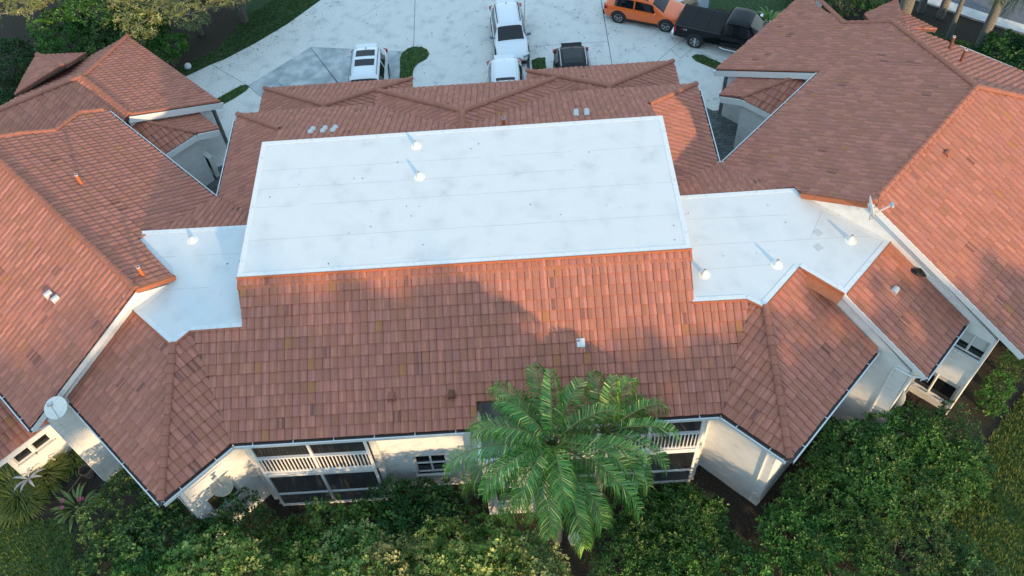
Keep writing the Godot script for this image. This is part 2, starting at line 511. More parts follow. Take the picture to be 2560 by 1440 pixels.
func make_roofs() -> void:
	prepare_tiles()
	prepare_caps()
	var N := Vector2(0, -1); var S := Vector2(0, 1)
	var E_ := Vector2(1, 0); var W := Vector2(-1, 0)
	var NE := Vector2(1, -1); var NW := Vector2(-1, -1); var SE := Vector2(1, 1); var SW := Vector2(-1, 1)
	# --- middle block, garden side
	slope("garden_slope", [Vector2(-9.74, -13.74), Vector2(-1.8, -13.74), Vector2(-1.8, -14.5), Vector2(0.5, -14.5), Vector2(0.5, -13.74), Vector2(6.0, -13.74), Vector2(7.34, -16.98), Vector2(5.5, -16.98), Vector2(5.55, -18.64), Vector2(-9.55, -18.64), Vector2(-9.4, -17.12), Vector2(-11.14, -17.12)], Vector2(0, -13.74), S, 5.0)
	slope("corner_slope", [Vector2(-11.62, -11.86), Vector2(-9.74, -13.74), Vector2(-11.14, -17.12), Vector2(-11.62, -16.6)], Vector2(-11.62, -11.86), SE, 5.0)
	slope("corner_slope", [Vector2(-11.62, -11.86), Vector2(-11.62, -16.6), Vector2(-13.27, -18.13), ab(-31.4, -0.24)], Vector2(-11.62, -11.86), SW, 5.0)
	slope("corner_slope", [Vector2(7.75, -12.01), Vector2(7.75, -16.62), Vector2(7.34, -16.98), Vector2(6.0, -13.74)], Vector2(7.75, -12.01), SW, 5.0)
	slope("corner_slope", [Vector2(7.75, -12.01), Vector2(11.52, -15.78), Vector2(9.17, -18.13), Vector2(7.75, -16.62)], Vector2(7.75, -12.01), SE, 5.0)
	slope("shed_slope", [ab(-1.88, -27.36), ab(-1.88, -31.48), ab(-6.5, -31.48), ab(-6.5, -27.36)], ab(-1.88, -30), SE, 5.0)
	# --- middle block, drive side
	slope("drive_slope", [Vector2(7.9, -29.73), Vector2(5.5, -27.33), Vector2(5.5, -25.2), Vector2(-9.55, -25.2), Vector2(-9.55, -27.33), Vector2(-11.95, -29.73)], Vector2(0, -29.73), N, 5.0)
	slope("court_slope", [Vector2(7.9, -24.85), Vector2(7.9, -29.73), Vector2(5.5, -27.33), Vector2(5.5, -22.45)], Vector2(7.9, -26), E_, 5.0)
	slope("court_slope", [Vector2(-11.95, -24.8), Vector2(-9.6, -22.45), Vector2(-9.6, -27.38), Vector2(-11.95, -29.73)], Vector2(-11.95, -26), W, 5.0)
	slope("valley_slope", [Vector2(7.92, -24.87), Vector2(8.18, -24.87), Vector2(9.38, -21.97), Vector2(5.6, -21.97), Vector2(5.6, -22.55)], Vector2(8, -24.87), N, 5.0)
	slope("valley_slope", [Vector2(-12.05, -24.82), Vector2(-9.62, -22.42), Vector2(-9.62, -21.8), Vector2(-13.29, -21.8)], Vector2(-12, -24.82), N, 5.0)
	# entrance hip over the drive
	slope("entrance_slope", [Vector2(-5.9, -30.7), Vector2(-2.03, -26.83), Vector2(1.84, -30.7)], Vector2(0, -30.7), N, 5.0)
	slope("entrance_slope", [Vector2(-5.9, -30.7), Vector2(-5.9, -29.73), Vector2(-2.03, -25.86), Vector2(-2.03, -26.83)], Vector2(-5.9, -29), W, 5.0)
	slope("entrance_slope", [Vector2(1.84, -30.7), Vector2(-2.03, -26.83), Vector2(-2.03, -25.86), Vector2(1.84, -29.73)], Vector2(1.84, -29), E_, 5.0)
	# garages
	for g in [[-12.02, -4.83], [0.76, 7.82]]:
		var x0: float = g[0]; var x1: float = g[1]
		var h := (x1 - x0) * 0.5
		var zc := -34.3 + h
		slope("garage_slope", [Vector2(x0, -34.3), Vector2(x0 + h, zc), Vector2(x1, -34.3)], Vector2(0, -34.3), N, 2.68)
		slope("garage_slope", [Vector2(x0, -34.3), Vector2(x0, -29.6), Vector2(x0 + h, -29.6), Vector2(x0 + h, zc)], Vector2(x0, -30), W, 2.68)
		slope("garage_slope", [Vector2(x1, -34.3), Vector2(x0 + h, zc), Vector2(x0 + h, -29.6), Vector2(x1, -29.6)], Vector2(x1, -30), E_, 2.68)
		var ya := 2.68 + SLOPE * h
		ridge(Vector3(x0, 2.72, -34.3), Vector3(x0 + h, ya + 0.03, zc), "hip_cap")
		ridge(Vector3(x1, 2.72, -34.3), Vector3(x0 + h, ya + 0.03, zc), "hip_cap")
		ridge(Vector3(x0 + h, ya + 0.03, zc), Vector3(x0 + h, ya + 0.03, -29.65))
	# --- right wing
	var rn := ab(-7.9, -31.3); var rf := ab(-7.9, -42.1)
	slope("wing_slope", [rn, ab(-11.2, -31.35), Vector2(9.9, -21.85), Vector2(9.38, -21.97), Vector2(8.18, -24.87), ab(-16.68, -43.28), ab(-23.75, -43.28), ab(-23.75, -56.5), ab(-22.0, -52.6), ab(-18.5, -49.6), ab(-15.5, -49.6), rf], ab(-16.68, -35), NW, 5.0)
	slope("wing_slope", [rn, rf, ab(0.9, -50.9), ab(0.9, -31.3)], ab(0.9, -35), SE, 5.0)
	slope("wing_slope", [rf, ab(-15.9, -50.5), ab(0.9, -50.9)], ab(-5, -50.7), NE, 5.0)
	ridge(y3(rn, ab(0.9, -35), SE, 5.0, 0.06), y3(rf, ab(0.9, -35), SE, 5.0, 0.06))
	ridge(y3(ab(-15.5, -49.6), ab(-16.68, -35), NW, 5.0, 0.05), y3(rf, ab(0.9, -35), SE, 5.0, 0.05), "hip_cap")
	ridge(y3(ab(0.9, -50.8), ab(0.9, -35), SE, 5.0, 0.05), y3(rf, ab(0.9, -35), SE, 5.0, 0.05), "hip_cap")
	ridge(y3(ab(-18.5, -49.6), ab(-16.68, -35), NW, 5.0, 0.04), y3(ab(-15.5, -49.6), ab(-16.68, -35), NW, 5.0, 0.04))
	ridge(y3(ab(-23.0, -54.2), ab(-16.68, -35), NW, 5.0, 0.04), y3(ab(-18.5, -49.6), ab(-16.68, -35), NW, 5.0, 0.04), "hip_cap")
	# garage end behind the right wing
	slope("porch_slope", [ab(-18.5, -49.65), ab(-23.0, -54.2), ab(-15.5, -54.2), ab(-15.5, -49.65)], ab(-18, -54.2), NE, 2.2)
	slope("porch_slope", [Vector2(17.6, -36.6), Vector2(19.3, -37.1), Vector2(18.3, -33.4), Vector2(17.4, -34.4)], Vector2(18.0, -36.9), NW, 3.0)
	slope("porch_slope", [Vector2(19.3, -37.1), Vector2(20.4, -34.6), Vector2(18.3, -33.4)], Vector2(20.0, -35.9), NE, 3.0)
	# --- left wing
	var ln := ab(-31.25, -5.45); var lf := ab(-47.25, -5.45)
	slope("wing_slope", [Vector2(-12.05, -24.68), Vector2(-13.29, -21.8), Vector2(-13.8, -21.25), Vector2(-12.1, -19.35), ln, lf, ab(-47.3, -7.5), ab(-47.0, -9.1), ab(-48.75, -11.25), ab(-48.55, -12.63)], ab(-30, -12.63), NE, 5.0)
	slope("wing_slope", [ln, ab(-31.25, 1.75), ab(-47.25, 1.75), lf], ab(-35, 1.75), SW, 5.0)
	ridge(y3(ln, ab(-35, 1.75), SW, 5.0, 0.06), y3(lf, ab(-35, 1.75), SW, 5.0, 0.06))
	for s in [[ab(-47.3, -7.5), lf], [ab(-47.0, -9.1), ab(-47.3, -7.5)], [ab(-48.75, -11.25), ab(-47.0, -9.1)], [ab(-48.6, -12.5), ab(-48.75, -11.25)]]:
		ridge(y3(s[0], ab(-30, -12.63), NE, 5.0, 0.03), y3(s[1], ab(-30, -12.63), NE, 5.0, 0.03), "rake_cap")
	# garage behind the left wing
	var gp := ab(-53.34, -13.6); var gr := ab(-47.6, -13.6)
	slope("garage_slope", [gr, gp, ab(-59.15, -19.4), ab(-47.5, -19.4)], ab(-30, -12.63), NE, 5.0)
	slope("garage_slope", [ab(-59.15, -19.4), gp, ab(-59.15, -7.6)], ab(-59.15, -12), NW, 2.72)
	slope("garage_slope", [gp, gr, ab(-47.6, -7.6), ab(-59.15, -7.6)], ab(-50, -7.6), SW, 2.72)
	ridge(y3(gr, ab(-30, -12.63), NE, 5.0, 0.04), y3(gp, ab(-30, -12.63), NE, 5.0, 0.04))
	ridge(y3(ab(-59.15, -19.4), ab(-30, -12.63), NE, 5.0, 0.03), y3(gp, ab(-30, -12.63), NE, 5.0, 0.04), "hip_cap")
	ridge(y3(ab(-59.15, -7.6), ab(-50, -7.6), SW, 2.72, 0.03), y3(gp, ab(-50, -7.6), SW, 2.72, 0.04), "hip_cap")
	# porch hip on the left garage
	slope("porch_slope", [Vector2(-24.2, -38.0), Vector2(-21.4, -35.2), Vector2(-21.6, -37.8)], Vector2(-23, -37.95), N, 2.85)
	slope("porch_slope", [Vector2(-24.2, -38.0), Vector2(-24.5, -35.0), Vector2(-21.4, -35.2)], Vector2(-24.35, -36.5), W, 2.85)
	ridge(Vector3(-24.2, 2.9, -38.0), Vector3(-21.4, 4.2, -35.2), "hip_cap")
	# low shed roof beside the left wing
	slope("low_slope", [ab(-33.8, 1.1), ab(-33.8, 6.5), ab(-40, 6.5), ab(-40, 1.1)], ab(-33.8, 3), SE, 2.62)
	# hips and ridges of the middle block
	ridge(Vector3(-11.62, 5.04, -11.86), Vector3(-11.62, 6.6, -16.62), "hip_cap")
	ridge(Vector3(7.75, 5.04, -12.01), Vector3(7.75, 6.58, -16.64), "hip_cap")
	ridge(Vector3(7.9, 5.04, -29.73), Vector3(5.5, 6.18, -27.33), "hip_cap")
	ridge(Vector3(-11.95, 5.04, -29.73), Vector3(-9.55, 6.18, -27.33), "hip_cap")
	ridge(Vector3(-5.9, 5.04, -30.7), Vector3(-2.03, 6.86, -26.83), "hip_cap")
	ridge(Vector3(1.84, 5.04, -30.7), Vector3(-2.03, 6.86, -26.83), "hip_cap")
	ridge(Vector3(-2.03, 6.85, -26.83), Vector3(-2.03, 6.85, -25.3))
	# entry roofs in the two courts
	entry_roofs()
	finish_tiles()

func entry_roofs() -> void:
	var NE := Vector2(1, -1); var NW := Vector2(-1, -1); var SE := Vector2(1, 1); var SW := Vector2(-1, 1)
	slope("entry_slope", [Vector2(9.55, -31.6), Vector2(10.75, -32.85), Vector2(12.57, -30.9), Vector2(10.31, -30.72)], ab(-22.1, -42), NW, 2.7)
	slope("entry_slope", [Vector2(12.57, -30.9), Vector2(13.8, -29.7), Vector2(12.6, -28.4), Vector2(10.31, -30.7)], ab(-20, -41.0), SW, 3.2)
	slope("entry_slope", [Vector2(-13.8, -31.6), Vector2(-15.03, -32.88), Vector2(-16.96, -30.96), Vector2(-14.55, -30.8)], ab(-45, -17.75), NE, 2.7)
	slope("entry_slope", [Vector2(-14.55, -30.78), Vector2(-16.96, -30.96), Vector2(-18.2, -29.8), Vector2(-16.7, -28.7)], ab(-45.35, -15), SE, 3.2)
	ridge(Vector3(10.31, 3.24, -30.72), Vector3(12.57, 4.05, -30.9), "hip_cap", 0.8)
	ridge(Vector3(-14.55, 3.24, -30.78), Vector3(-16.96, 4.05, -30.96), "hip_cap", 0.8)
	var b := MB.new()
	b.bar(Vector3(10.75, 2.8, -32.85), Vector3(12.57, 4.1, -30.9), 0.14, 0.12)
	b.bar(Vector3(12.57, 4.1, -30.9), Vector3(13.8, 4.1, -29.7), 0.14, 0.12)
	b.bar(Vector3(-15.03, 2.8, -32.88), Vector3(-16.96, 4.1, -30.96), 0.14, 0.12)
	b.bar(Vector3(-16.96, 4.1, -30.96), Vector3(-18.2, 4.1, -29.8), 0.14, 0.12)
	part("roof_flashing", b, M.brown_pipe, building)

# a wall: plan line from a to b, heights, thickness going to the left of a->b
func wall(called: String, a: Vector2, b: Vector2, y0: float, y1: float, th := 0.2, m: Material = null, holes := []) -> MeshInstance3D:
	var mb := MB.new()
	var d := (b - a).normalized()
	var nn := Vector2(d.y, -d.x)
	var l := a.distance_to(b)
	# holes: [u0, u1, v0, v1] along the wall; built as a grid of boxes round them
	var us := [0.0, l]; var vs := [y0, y1]
	for h in holes:
		us.append(h[0]); us.append(h[1]); vs.append(h[2]); vs.append(h[3])
	us.sort(); vs.sort()
	for i in us.size() - 1:
		for j in vs.size() - 1:
			if us[i + 1] - us[i] < 0.001 or vs[j + 1] - vs[j] < 0.001:
				continue
			var cu: float = (us[i] + us[i + 1]) * 0.5; var cv: float = (vs[j] + vs[j + 1]) * 0.5
			var open := false
			for h in holes:
				if cu > h[0] and cu < h[1] and cv > h[2] and cv < h[3]:
					open = true
			if open:
				continue
			var p := a + d * float(us[i]); var q := a + d * float(us[i + 1])
			var v0: float = vs[j]; var v1: float = vs[j + 1]
			mb.quad(Vector3(p.x, v0, p.y), Vector3(p.x, v1, p.y), Vector3(q.x, v1, q.y), Vector3(q.x, v0, q.y))
			var pi := p + nn * th; var qi := q + nn * th
			mb.quad(Vector3(qi.x, v0, qi.y), Vector3(qi.x, v1, qi.y), Vector3(pi.x, v1, pi.y), Vector3(pi.x, v0, pi.y))
	for h in holes:
		var p := a + d * float(h[0]); var q := a + d * float(h[1])
		var pi := p + nn * th; var qi := q + nn * th
		mb.quad(Vector3(p.x, h[2], p.y), Vector3(q.x, h[2], q.y), Vector3(qi.x, h[2], qi.y), Vector3(pi.x, h[2], pi.y))
		mb.quad(Vector3(p.x, h[3], p.y), Vector3(pi.x, h[3], pi.y), Vector3(qi.x, h[3], qi.y), Vector3(q.x, h[3], q.y))
		mb.quad(Vector3(p.x, h[2], p.y), Vector3(pi.x, h[2], pi.y), Vector3(pi.x, h[3], pi.y), Vector3(p.x, h[3], p.y))
		mb.quad(Vector3(q.x, h[2], q.y), Vector3(q.x, h[3], q.y), Vector3(qi.x, h[3], qi.y), Vector3(qi.x, h[2], qi.y))
	mb.quad(Vector3(a.x, y1, a.y), Vector3(a.x + nn.x * th, y1, a.y + nn.y * th), Vector3(b.x + nn.x * th, y1, b.y + nn.y * th), Vector3(b.x, y1, b.y))
	return part(called, mb, m if m else M.stucco, building)

# a window in the wall line a->b, at distance u0..u1 along it and height v0..v1
func window(a: Vector2, b: Vector2, u0: float, u1: float, v0: float, v1: float, mull := 1, rails := 0, glass: Material = null, blind := 0.0, sill := true, inset := 0.09) -> void:
	var d := (b - a).normalized()
	var nn := Vector2(d.y, -d.x)
	var d3 := Vector3(d.x, 0, d.y); var n3 := Vector3(nn.x, 0, nn.y)
	var o := Vector3(a.x, 0, a.y) + n3 * inset
	var w := Node3D.new()
	w.name = "window"
	building.add_child(w, true)
	var f := MB.new()
	var t := 0.05
	for v in [v0 + t * 0.5, v1 - t * 0.5]:
		f.bar(o + d3 * u0 + Vector3.UP * v, o + d3 * u1 + Vector3.UP * v, 0.06, t)
	for u in [u0 + t * 0.5, u1 - t * 0.5]:
		f.bar(o + d3 * u + Vector3.UP * (v0 + t), o + d3 * u + Vector3.UP * (v1 - t), 0.06, t)
	for i in mull:
		var u := lerpf(u0, u1, float(i + 1) / (mull + 1))
		f.bar(o + d3 * u + Vector3.UP * (v0 + t), o + d3 * u + Vector3.UP * (v1 - t), 0.07, 0.06)
	for i in rails:
		var v := lerpf(v0, v1, float(i + 1) / (rails + 1))
		f.bar(o + d3 * (u0 + t) + Vector3.UP * v, o + d3 * (u1 - t) + Vector3.UP * v, 0.05, 0.04)
	part("frame", f, M.white, w)
	for i in mull + 1:
		var p0 := lerpf(u0, u1, float(i) / (mull + 1)); var p1 := lerpf(u0, u1, float(i + 1) / (mull + 1))
		var g := MB.new()
		var q := o + n3 * 0.02
		g.quad(q + d3 * p0 + Vector3.UP * v0, q + d3 * p0 + Vector3.UP * v1, q + d3 * p1 + Vector3.UP * v1, q + d3 * p1 + Vector3.UP * v0)
		part("pane", g, glass if glass else M.glass, w)
		if blind > 0.0:
			var bb := MB.new()
			var q2 := o + n3 * 0.012
			var vb := lerpf(v1, v0, blind)
			bb.quad(q2 + d3 * (p0 + 0.05) + Vector3.UP * vb, q2 + d3 * (p0 + 0.05) + Vector3.UP * (v1 - 0.05), q2 + d3 * (p1 - 0.05) + Vector3.UP * (v1 - 0.05), q2 + d3 * (p1 - 0.05) + Vector3.UP * vb)
			part("blind", bb, M.blind, w)
	if sill:
		var s := MB.new()
		s.bar(o - n3 * (inset + 0.02) + d3 * (u0 - 0.06) + Vector3.UP * (v0 - 0.04), o - n3 * (inset + 0.02) + d3 * (u1 + 0.06) + Vector3.UP * (v0 - 0.04), 0.16, 0.08)
		part("sill", s, M.stucco, w)

# gutter along an eave: outward normal nrm, with hangers
func gutter(a: Vector2, b: Vector2, nrm: Vector2, y: float, hang := 1.2) -> void:
	nrm = nrm.normalized()
	var n3 := Vector3(nrm.x, 0, nrm.y)
	var A := Vector3(a.x, y, a.y) ; var B := Vector3(b.x, y, b.y)
	var d := (B - A).normalized()
	var g := Node3D.new()
	g.name = "gutter"
	building.add_child(g, true)
	var w := MB.new()
	# fascia board, outer face, lip
	w.bar(A + n3 * -0.06 + Vector3.UP * -0.17, B + n3 * -0.06 + Vector3.UP * -0.17, 0.04, 0.22)
	w.bar(A + n3 * 0.135 + Vector3.UP * -0.10, B + n3 * 0.135 + Vector3.UP * -0.10, 0.012, 0.13)
	w.bar(A + n3 * 0.125 + Vector3.UP * -0.032, B + n3 * 0.125 + Vector3.UP * -0.032, 0.04, 0.014)
	part("trough", w, M.metal_white, g)
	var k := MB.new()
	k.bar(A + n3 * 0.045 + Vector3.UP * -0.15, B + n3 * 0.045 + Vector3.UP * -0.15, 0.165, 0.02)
	part("trough_bed", k, M.gutter_dirt_shade, g)
	var l := A.distance_to(B)
	var cnt := int(l / hang)
	for i in cnt:
		var p := A + d * ((i + 0.5) * l / cnt)
		var h := MB.new()
		h.bar(p + n3 * -0.04 + Vector3.UP * -0.022, p + n3 * 0.14 + Vector3.UP * -0.022, 0.03, 0.012)
		part("hanger", h, M.metal_white, g)

# fascia board and rake trim along a line
func trim(called: String, a: Vector3, b: Vector3, w: float, h: float, m: Material) -> void:
	var mb := MB.new()
	mb.bar(a, b, w, h)
	part(called, mb, m, building)

func deck(called: String, poly: Array, y: float, seams: Array) -> void:
	var pp := PackedVector2Array(poly)
	var mb := MB.new()
	mb.prism(pp, y - 0.25, y)
	var o := part(called, mb, M.membrane, building)
	# raised edge flashing
	var inner := Geometry2D.offset_polygon(pp, -0.16)
	for i in pp.size():
		var a := pp[i]; var b := pp[(i + 1) % pp.size()]
		var d := (b - a).normalized()
		var nn := Vector2(-d.y, d.x)
		if Geometry2D.is_polygon_clockwise(pp):
			nn = -nn
		var c := nn * 0.07
		var e := MB.new()
		e.bar(Vector3(a.x + c.x, y - 0.018 + 0.0008 * i, a.y + c.y), Vector3(b.x + c.x, y - 0.018 + 0.0008 * i, b.y + c.y), 0.17, 0.05)
		part("edge_flashing", e, M.metal_white, o)
	for sm in seams:
		# lap seam: a narrow line of sealant, a little wavy
		var s := MB.new()
		var n := int(absf(sm[2] - sm[0]) / 0.7) + 1
		for i in n:
			var p := Vector2(sm[0], sm[1]).lerp(Vector2(sm[2], sm[3]), float(i) / n); var q := Vector2(sm[0], sm[1]).lerp(Vector2(sm[2], sm[3]), float(i + 1) / n)
			if rng.randf() < 0.12:
				continue
			s.bar(Vector3(p.x, y + 0.002, p.y + rng.randf_range(-0.006, 0.006)), Vector3(q.x, y + 0.002, q.y + rng.randf_range(-0.006, 0.006)), rng.randf_range(0.005, 0.014), 0.005)
		if s.v.size():
			part("membrane_seam", s, M.seam, o)

func make_building() -> void:
	building = thing("condominium_building", "white stucco two storey building with red clay tile roofs and white flat decks", "building")
	make_roofs()
	var P := func(x, z): return Vector2(x, z)
	# ---- decks
	deck("main_deck", [Vector2(-9.6, -25.18), Vector2(5.57, -25.18), Vector2(5.57, -18.62), Vector2(-9.56, -18.62)], 7.42, [[-9.4, -23.6, 5.4, -23.55], [-9.4, -21.75, 5.4, -21.7], [-9.4, -20.2, 5.4, -20.15], [-9.4, -22.65, 2.0, -22.63], [-1.9, -22.3, -1.88, -21.75]])
	deck("low_deck", [Vector2(5.5, -21.75), Vector2(9.88, -21.76), Vector2(10.15, -21.38), Vector2(12.49, -19.03), Vector2(10.42, -16.95), Vector2(9.2, -18.2), Vector2(7.68, -16.64), Vector2(7.2, -17.0), Vector2(5.43, -17.02), Vector2(5.43, -17.7), Vector2(5.5, -18.6)], 6.62, [[5.6, -20.6, 10.6, -20.5], [5.6, -19.4, 11.9, -19.3], [5.5, -18.3, 9.1, -18.35], [9.9, -19.4, 10.6, -20.6]])
	deck("low_deck", [Vector2(-9.55, -21.66), Vector2(-13.77, -21.71), Vector2(-13.82, -21.28), Vector2(-12.15, -19.42), Vector2(-13.25, -18.11), Vector2(-11.63, -16.58), Vector2(-11.17, -17.12), Vector2(-9.34, -17.14), Vector2(-9.36, -17.75), Vector2(-9.55, -18.6)], 6.64, [[-12.9, -20.4, -9.7, -20.35], [-12.5, -18.9, -9.7, -18.9]])
	# upstand walls of the main deck
	var up := MB.new()
	up.box(Vector3(-9.58, 5.2, -25.14), Vector3(-9.4, 7.17, -18.68)); up.box(Vector3(5.38, 5.2, -25.14), Vector3(5.55, 7.17, -18.68))
	up.box(Vector3(-9.4, 5.2, -25.14), Vector3(5.38, 7.17, -24.96)); up.box(Vector3(-9.4, 5.2, -18.86), Vector3(5.38, 7.17, -18.68))
	part("deck_upstand", up, M.stucco, building)
	# painted front fascia of the decks: drip edge, board and cant strip on the tiles
	for f in [[Vector3(-9.6, 0, -18.62), Vector3(5.6, 0, -18.62), 7.42, 0.0], [Vector3(-11.15, 0, -17.11), Vector3(-9.34, 0, -17.13), 6.64, 0.0], [Vector3(-13.25, 0, -18.1), Vector3(-11.64, 0, -16.57), 6.64, 0.0], [Vector3(-11.6, 0, -16.57), Vector3(-11.17, 0, -17.1), 6.64, 0.0], [Vector3(5.43, 0, -17.01), Vector3(7.2, 0, -16.99), 6.62, 0.0], [Vector3(7.22, 0, -16.98), Vector3(7.66, 0, -16.64), 6.62, 0.0], [Vector3(7.7, 0, -16.63), Vector3(9.2, 0, -18.18), 6.62, 0.0], [Vector3(9.22, 0, -18.18), Vector3(10.4, 0, -16.96), 6.62, 0.0], [Vector3(10.44, 0, -16.95), Vector3(12.49, 0, -19.02), 6.62, 0.0]]:
		var a: Vector3 = f[0]; var b: Vector3 = f[1]
		var y: float = f[2]
		var d := (b - a).normalized()
		var nn := Vector3(-d.z, 0, d.x)
		var m := MB.new()
		m.bar(a + Vector3.UP * (y - 0.01) + nn * 0.035, b + Vector3.UP * (y - 0.01) + nn * 0.035, 0.05, 0.05)
		m.bar(a + Vector3.UP * (y - 0.12) + nn * 0.02, b + Vector3.UP * (y - 0.12) + nn * 0.02, 0.03, 0.2)
		part("painted_fascia", m, M.painted, building)
		if a.x == 9.22:
			continue
		var c := MB.new()
		var hgt := y - 0.10
		c.quad(a + Vector3.UP * hgt + nn * 0.03, b + Vector3.UP * hgt + nn * 0.03, b + nn * 0.36 + Vector3.UP * (hgt - 0.14), a + nn * 0.36 + Vector3.UP * (hgt - 0.14))
		part("painted_flashing", c, M.painted, building)
	# painted flashing up the sides of the garden slope
	for sx in [[-9.45, -9.57, -1.0], [5.47, 5.53, 1.0]]:
		var m := MB.new()
		m.bar(Vector3(sx[0] - 0.06 * sx[2], 6.72, -17.75), Vector3(sx[1] - 0.06 * sx[2], 7.16, -18.6), 0.22, 0.2)
		part("painted_flashing", m, M.painted, building)
	# dark bars laid over the valleys, drawing in the dark gaps between cut tiles
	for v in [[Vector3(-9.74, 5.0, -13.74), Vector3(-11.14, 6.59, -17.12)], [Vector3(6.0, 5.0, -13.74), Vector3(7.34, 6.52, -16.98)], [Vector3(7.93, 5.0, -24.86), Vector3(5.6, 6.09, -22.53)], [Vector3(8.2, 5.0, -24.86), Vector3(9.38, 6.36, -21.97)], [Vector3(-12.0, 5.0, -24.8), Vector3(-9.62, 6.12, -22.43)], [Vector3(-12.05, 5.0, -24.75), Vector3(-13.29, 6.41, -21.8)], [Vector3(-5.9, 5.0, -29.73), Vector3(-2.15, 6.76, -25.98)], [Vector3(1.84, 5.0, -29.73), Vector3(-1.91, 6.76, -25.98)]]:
		trim("valley_gap_bar", v[0] + Vector3.UP * 0.035, v[1] + Vector3.UP * 0.035, 0.075, 0.03, M.underlay)
	# ---- walls
	# gable ends
	gable(ab(-31.42, 1.1), ab(-31.42, -12.0), -0.6, [[0.0, 4.72], [6.55, 7.12], [13.1, 4.85]], Vector2(1, 1), [])
	gable(ab(-16.0, -31.5), ab(-0.3, -31.5), -0.6, [[0.0, 5.1], [8.1, 7.7], [15.7, 4.85]], Vector2(-1, 1), [[14.0 / 1.41421, 15.62 / 1.41421, 3.52, 4.57], [13.15 / 1.41421, 15.5 / 1.41421, 0.45, 1.77]])
	var gA := ab(-16.0, -31.5); var gB := ab(-0.3, -31.5)
	window(gA, gB, 14.0 / 1.41421, 15.62 / 1.41421, 3.52, 4.57, 1, 0, null, 0.62)
	window(gA, gB, 13.15 / 1.41421, 15.5 / 1.41421, 0.45, 1.77, 1, 0, null, 0.25)
	# garden front
	var z := -14.22
	wall("wall", P.call(-5.5, z), P.call(-1.75, z), -0.6, 4.85, 0.2, null, [[1.24, 2.36, 1.02, 2.36], [1.2, 2.45, 3.86, 4.7]])
	window(P.call(-5.5, z), P.call(-1.75, z), 1.24, 2.36, 1.02, 2.36, 1, 1)
	window(P.call(-5.5, z), P.call(-1.75, z), 1.2, 2.45, 3.86, 4.7, 1, 0, null, 0.0, false)
	wall("wall", ab(-24.14, -0.95), ab(-24.14, -4.85), -0.6, 4.8, 0.2, null, [[0.5 / 1.414, 2.3 / 1.414, 3.72, 4.6], [0.74 / 1.414, 2.3 / 1.414, 1.5, 2.53]])
	window(ab(-24.14, -0.95), ab(-24.14, -4.3), 0.5 / 1.414, 2.3 / 1.414, 3.72, 4.6, 1, 0, null, 0.0, false)
	window(ab(-24.14, -0.95), ab(-24.14, -4.3), 0.74 / 1.414, 2.3 / 1.414, 1.5, 2.53, 1, 0, M.bronze_glass)
	wall("wall", ab(-31.4, -0.92), ab(-24.14, -0.92), -0.6, 4.8)
	wall("wall", ab(-4.95, -20.45), ab(-4.95, -27.36), -0.6, 4.8)
	wall("wall", ab(-9.0, -20.42), ab(-4.95, -20.42), -0.62, 4.82, 0.22)
	# shed block between the wings
	gable(ab(-9.2, -27.42), ab(-2.5, -27.42), -0.6, [[0.0, 6.4], [2.6, 6.4], [6.7, 4.75]], Vector2(-1, 1), [])
	wall("wall", ab(-2.5, -27.45), ab(-2.5, -31.4), -0.6, 4.75)
	trim("rake_board", y3(ab(-6.6, -27.33), ab(-1.88, -30), Vector2(1, 1), 5.0, -0.06), y3(ab(-1.8, -27.33), ab(-1.88, -30), Vector2(1, 1), 5.0, -0.06), 0.05, 0.22, M.white)
	trim("rake_board", y3(ab(-7.9, -31.28), ab(0.9, -35), Vector2(1, 1), 5.0, -0.07), y3(ab(1.0, -31.28), ab(0.9, -35), Vector2(1, 1), 5.0, -0.07), 0.06, 0.24, M.white)
	trim("rake_board", y3(ab(-11.3, -31.3), ab(-16.68, -35), Vector2(-1, -1), 5.0, -0.07), y3(ab(-7.95, -31.28), ab(-16.68, -35), Vector2(-1, -1), 5.0, -0.07), 0.06, 0.2, M.painted)
	trim("rake_board", y3(ab(-31.24, -5.45), ab(-35, 1.75), Vector2(-1, 1), 5.0, -0.12), y3(ab(-31.24, 1.8), ab(-35, 1.75), Vector2(-1, 1), 5.0, -0.12), 0.04, 0.2, M.white)
	trim("rake_board", y3(ab(-31.3, -5.4), ab(-30, -12.63), Vector2(1, -1), 5.0, -0.02), y3(ab(-31.4, -7.3), ab(-30, -12.63), Vector2(1, -1), 5.0, -0.02), 0.14, 0.16, M.painted)
	# rake tiles along the free edges
	for e in [[ab(1.0, -31.36), ab(-7.9, -31.36), ab(0.9, -35), Vector2(1, 1)], [ab(-1.8, -27.42), ab(-6.4, -27.42), ab(-1.88, -30), Vector2(1, 1)], [ab(-1.8, -31.4), ab(-6.4, -31.4), ab(-1.88, -30), Vector2(1, 1)], [ab(-4.3, -27.24), ab(-8.9, -27.24), ab(-4.26, -25), Vector2(1, 1)], [ab(-31.42, 1.8), ab(-31.42, -5.4), ab(-35, 1.75), Vector2(-1, 1)], [ab(-31.33, -0.24), ab(-31.33, -4.8), ab(-25, -0.24), Vector2(-1, 1)], [ab(-23.7, -43.35), ab(-16.8, -43.35), ab(-16.68, -35), Vector2(-1, -1)], [ab(-47.6, -19.4), ab(-47.6, -13.7), ab(-30, -12.63), Vector2(1, -1)]]:
		ridge(y3(e[0], e[2], e[3], 5.0, 0.015), y3(e[1], e[2], e[3], 5.0, 0.015), "rake_cap", 0.6)
	# left wing walls
	wall("wall", ab(-47.0, 1.1), ab(-31.4, 1.1), -0.6, 4.75)
	wall("wall", ab(-34.6, 3.9), ab(-34.6, 1.1), -0.6, 2.5, 0.2, null, [[0.27 / 1.414, 1.22 / 1.414, 1.15, 1.86], [1.3 / 1.414, 2.27 / 1.414, 1.15, 1.86]])
